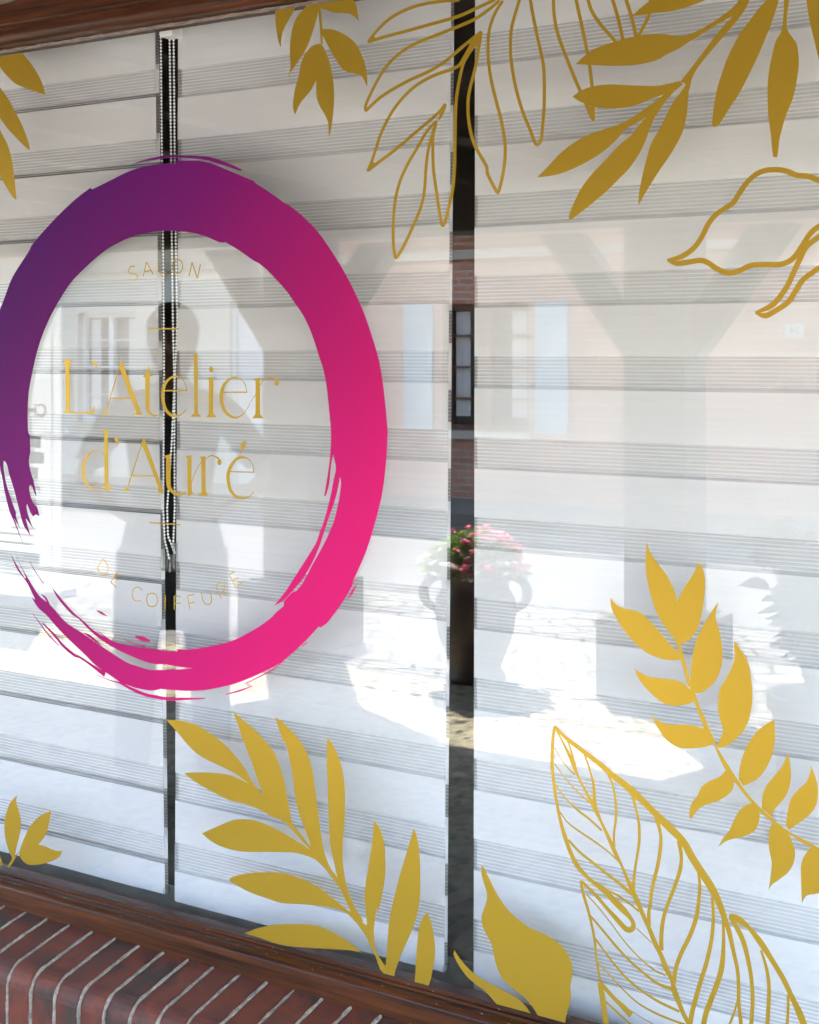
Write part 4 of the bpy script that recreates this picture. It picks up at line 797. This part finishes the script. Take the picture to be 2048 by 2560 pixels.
def house(name, label, x0, x1, h, wm, fm, wins, doors=()):
    t = thing(name, label, 'house', ((x0+x1)/2, FYH, 0))
    def P(n, b, m, par=None, sm=False):
        o = obj(n, b, m); to(o, t)
        if par: o.parent = par; o.matrix_parent_inverse = Matrix.Identity(4); o.matrix_parent_inverse = (Matrix.Translation(Vector(t.location)) @ Matrix.Translation(-Vector(t.location))).inverted() @ Matrix.Identity(4)
        return o
    xs = sorted({x0, x1} | {w_[0] for w_ in wins} | {w_[1] for w_ in wins} | {d[0] for d in doors} | {d[1] for d in doors})
    op = [(w_[0], w_[1], w_[2], w_[3]) for w_ in wins]+[(d[0], d[1], 0, d[2]) for d in doors]
    bm = bmesh.new()
    for a, b in zip(xs, xs[1:]):
        cuts = sorted([(o_[2], o_[3]) for o_ in op if o_[0] <= a+1e-6 and o_[1] >= b-1e-6]); z = -.1
        for z0, z1 in cuts:
            if z0 > z: box(bm, a, b, FYH-.3, FYH, z, z0)
            z = z1
        box(bm, a, b, FYH-.3, FYH, z, h)
    P('wall', bm, wm)
    bm = bmesh.new(); sweep_x(bm, [(FYH+.35, h), (FYH+.35, h+.06), (FYH-3.2, h+.9), (FYH-6.6, h+.06), (FYH-6.6, h)], x0-.1, x1+.1); bmesh.ops.recalc_face_normals(bm, faces=bm.faces); P('roof', bm, tile_m)
    bm = bmesh.new(); box(bm, x0, x1, FYH-6.4, FYH-6.2, -.1, h); box(bm, x0, x0+.2, FYH-6.2, FYH-.3, -.1, h); box(bm, x1-.2, x1, FYH-6.2, FYH-.3, -.1, h); P('rear_wall', bm, wm)
    bm = bmesh.new(); box(bm, x0+.01, x1-.01, FYH+.002, FYH+.10, 2.60, 2.70); P('ledge', bm, trim)
    for (a, b, z0, z1, shut) in wins:
        fr = bmesh.new(); m_ = .06
        for q_ in ((a, a+m_, z0, z1), (b-m_, b, z0, z1), (a+m_, b-m_, z0, z0+m_), (a+m_, b-m_, z1-m_, z1), ((a+b)/2-.04, (a+b)/2+.04, z0+m_, z1-m_)): box(fr, q_[0], q_[1], FYH-.16, FYH-.09, q_[2], q_[3])
        for k in range(1, 4):
            zk = z0+(z1-z0)*k/4; box(fr, a+m_, (a+b)/2-.04, FYH-.14, FYH-.11, zk-.012, zk+.012); box(fr, (a+b)/2+.04, b-m_, FYH-.14, FYH-.11, zk-.012, zk+.012)
        wo = P('window', fr, fm)
        bm = bmesh.new(); box(bm, a+.01, b-.01, FYH-.178, FYH-.170, z0+.01, z1-.01); o2 = obj('pane', bm, pane_m); o2.parent = wo; o2.matrix_parent_inverse = Matrix.Translation(-Vector(t.location)); 
        bm = bmesh.new()
        for ca, cb in ((a+.09, a+.09+(b-a)*.17), (b-.09-(b-a)*.17, b-.09)): box(bm, ca, cb, FYH-.168, FYH-.162, z0+.15, z1-.08)
        o3 = obj('curtain', bm, curt); o3.parent = wo; o3.matrix_parent_inverse = Matrix.Translation(-Vector(t.location))
        for o_ in (o2, o3): o_.matrix_parent_inverse = Matrix.Identity(4)
        bm = bmesh.new(); box(bm, a-.06, b+.06, FYH+.002, FYH+.07, z0-.09, z0-.002); P('window_sill', bm, trim)
        if shut:
            for s0, s1 in ((a-.47, a-.10), (b+.10, b+.47)):
                bm = bmesh.new(); box(bm, s0, s1, FYH+.004, FYH+.045, z0, z1); box(bm, s0+.02, s1-.02, FYH+.045, FYH+.060, z0+.12, z0+.20); box(bm, s0+.02, s1-.02, FYH+.045, FYH+.060, z1-.20, z1-.12); P('shutter', bm, blue)
    for (a, b, z1) in doors:
        bm = bmesh.new(); box(bm, a+.06, b-.06, FYH-.14, FYH-.09, 0, z1-.06); bmesh.ops.create_cube(bm, size=1, matrix=Matrix.Translation(((a+b)/2, FYH-.085, z1*.55)) @ Matrix.Diagonal(((b-a)*.55, .012, z1*.5, 1))); P('door', bm, whitep)
        bm = bmesh.new(); box(bm, a, a+.06, FYH-.16, FYH-.05, 0, z1); box(bm, b-.06, b, FYH-.16, FYH-.05, 0, z1); box(bm, a+.06, b-.06, FYH-.16, FYH-.05, z1-.06, z1); P('door_frame', bm, whitep)
    return t
H1 = house('brick_house', 'brick house across the street with pale blue shutters', -9.2, 2.5, 2.98, fb, brown, [(-7.45, -6.40, .74, 2.12, True), (-1.6, -.5, .74, 2.12, True)], [(.5, 1.4, 2.1)])
H2 = house('cream_house', 'cream rendered house across the street left of the brick one', -17.5, -9.21, 2.95, cream, whitep, [(-12.9, -11.9, .7, 2.1, False), (-15.8, -14.8, .7, 2.1, False)], [(-10.4, -9.6, 2.2)])
H3 = house('far_brick_house', 'long low brick house at the end of the row across the street', -27, -17.51, 2.97, fb, whitep, [(-20, -18.9, .7, 2.1, False), (-23.5, -22.4, .7, 2.1, False)])
bm = bmesh.new(); px_ = -3.58; box(bm, px_-.09, px_+.09, FYH+.002, FYH+.012, 1.74, 1.86); pq = to(obj('number_plate', bm, whitep), H1)
o = txt("24", .10, px_+.06, 1.765, line_p, y=FYH+.0135, name='number'); o.rotation_euler = (R(90), 0, R(180))
o.parent = pq; 
o.matrix_parent_inverse = Matrix.Identity(4)

# ------------------------------------------------------------ person standing under the canopy, hands on hips
skin = mat('skin', (.42, .24, .17), .55); shirt = noisy('tunic_cloth', (.035, .035, .045), (.06, .06, .07), (20, 20, 20), .9); hairm = noisy('hair', (.03, .02, .013), (.06, .035, .02), (60, 60, 60), .6); shoe = mat('shoe', (.03, .03, .03), .6)
hx, hy = refl(432, 5.0)
PE = thing('person', 'person in a loose dark tunic and trousers with hands on hips, reflected in the ring', 'person', (hx, hy, 0), R(150))
def skinned(name, joints, m, par, sub=2):
    me = bpy.data.meshes.new(name); me.from_pydata([j[0] for j in joints], [(i, j[2]) for i, j in enumerate(joints) if j[2] is not None], [])
    o = bpy.data.objects.new(name, me); link(o, par); me.materials.append(m)
    o.modifiers.new('skin', 'SKIN')
    for i, j in enumerate(joints):
        r = j[1] if isinstance(j[1], tuple) else (j[1], j[1]); me.skin_vertices[0].data[i].radius = r
    me.skin_vertices[0].data[0].use_root = True
    s = o.modifiers.new('sub', 'SUBSURF'); s.levels = sub; s.render_levels = sub; return o
J = [((0, 0, .95), (.15, .11), None), ((0, 0, 1.12), (.125, .095), 0), ((0, 0, 1.30), (.15, .105), 1), ((0, .01, 1.42), (.11, .08), 2), ((0, .01, 1.49), .052, 3), ((0, -.005, 1.56), .062, 4), ((0, -.01, 1.63), (.077, .092), 5), ((0, 0, 1.70), (.066, .078), 6)]
def arm(s, base):
    k = len(J); sh = (s*.17, .01, 1.40); el = (s*.34, .05, 1.14); wr = (s*.19, -.05, 1.03); pm = (s*.15, -.07, 1.01)
    J.extend([(sh, .052, 3), ((s*.27, .03, 1.27), .044, k), (el, .037, k+1), ((s*.27, .0, 1.08), .033, k+2), (wr, .024, k+3), (pm, (.036, .020), k+4)])
    kk = k+5
    for d, (fx, fz) in enumerate(((.0, .030), (.004, .010), (.002, -.010), (-.006, -.028))):
        b0 = len(J); ln = (.034, .038, .035, .028)[d]
        J.extend([((pm[0]-s*.030, pm[1]-.012, pm[2]+fz), .009, kk), ((pm[0]-s*(.030+ln), pm[1]-.012+.004, pm[2]+fz), .008, b0), ((pm[0]-s*(.030+ln*1.7), pm[1]+.002, pm[2]+fz*.95-.004), .0065, b0+1)])
    b0 = len(J); J.extend([((pm[0]-s*.002, pm[1]+.03, pm[2]+.028), .010, kk), ((pm[0]-s*.020, pm[1]+.052, pm[2]+.034), .008, b0)])
arm(-1, 3); arm(1, 3)
for s in (-1, 1):
    k = len(J); J.extend([((s*.10, 0, .86), (.085, .09), 0), ((s*.13, -.01, .50), .058, k), ((s*.14, .02, .30), .052, k+1), ((s*.15, .02, .09), .036, k+2), ((s*.155, -.05, .035), (.040, .030), k+3), ((s*.165, -.15, .025), (.038, .022), k+4)])
skinned('body', J, skin, PE, 2)
bm = bmesh.new(); rings = []
for z, rx, ry in ((.62, .205, .16), (.75, .20, .155), (.92, .18, .135), (1.08, .145, .11), (1.22, .16, .12), (1.34, .185, .12), (1.41, .165, .105), (1.455, .09, .075)):
    rings.append([bm.verts.new((rx*math.cos(a*.2618)*(1+.03*math.sin(a*3)*(z < 1)), ry*math.sin(a*.2618)*(1+.04*math.cos(a*4)*(z < 1)), z)) for a in range(24)])
for a, b in zip(rings, rings[1:]):
    for k in range(24): bm.faces.new((a[k], a[(k+1) % 24], b[(k+1) % 24], b[k]))
obj('tunic', bm, shirt, PE, True)
for s in (-1, 1):
    bm = bmesh.new(); tube(bm, [(s*.15, .01, 1.405), (s*.21, .02, 1.35), (s*.27, .03, 1.27), (s*.31, .042, 1.20)], [.062, .062, .056, .054], 16); obj('sleeve', bm, shirt, PE, True)
    bm = bmesh.new(); tube(bm, [(s*.10, 0, .88), (s*.12, -.005, .68), (s*.13, -.01, .50), (s*.14, .02, .30), (s*.15, .02, .10)], [.10, .092, .078, .07, .062], 18); obj('trouser_leg', bm, shirt, PE, True)
    bm = bmesh.new(); bmesh.ops.create_uvsphere(bm, u_segments=20, v_segments=12, radius=1, matrix=Matrix.Translation((s*.158, -.065, .035)) @ Matrix.Rotation(-s*.1, 4, 'Z') @ Matrix.Diagonal((.050, .135, .045, 1))); obj('shoe', bm, shoe, PE, True)
bm = bmesh.new(); bmesh.ops.create_uvsphere(bm, u_segments=28, v_segments=18, radius=1, matrix=Matrix.Translation((0, .018, 1.675)) @ Matrix.Diagonal((.096, .108, .105, 1)))
for v in bm.verts:
    if v.co.y < -.045 and v.co.z < 1.70: v.co.y = -.045+(v.co.y+.045)*.1
    if v.co.z < 1.64: v.co.z -= .10*(1.64-v.co.z)/.07*.9; 
    v.co += Vector((random.uniform(-.003, .003), random.uniform(-.003, .003), random.uniform(-.003, .003)))
obj('hair', bm, hairm, PE, True)
bm = bmesh.new(); bmesh.ops.create_cone(bm, segments=10, radius1=.015, radius2=.006, depth=.035, cap_ends=True, matrix=Matrix.Translation((0, -.107, 1.625)) @ Matrix.Rotation(R(-18), 4, 'X')); obj('nose', bm, skin, PE, True)
for s in (-1, 1):
    bm = bmesh.new(); bmesh.ops.create_uvsphere(bm, u_segments=12, v_segments=8, radius=.011, matrix=Matrix.Translation((s*.032, -.091, 1.648))); obj('eye', bm, mat('eye', (.6, .6, .6), .2), PE, True)
bm = bmesh.new(); bmesh.ops.create_uvsphere(bm, u_segments=14, v_segments=8, radius=1, matrix=Matrix.Translation((0, -.094, 1.582)) @ Matrix.Diagonal((.026, .008, .008, 1))); obj('mouth', bm, mat('lips', (.35, .12, .1), .5), PE, True)
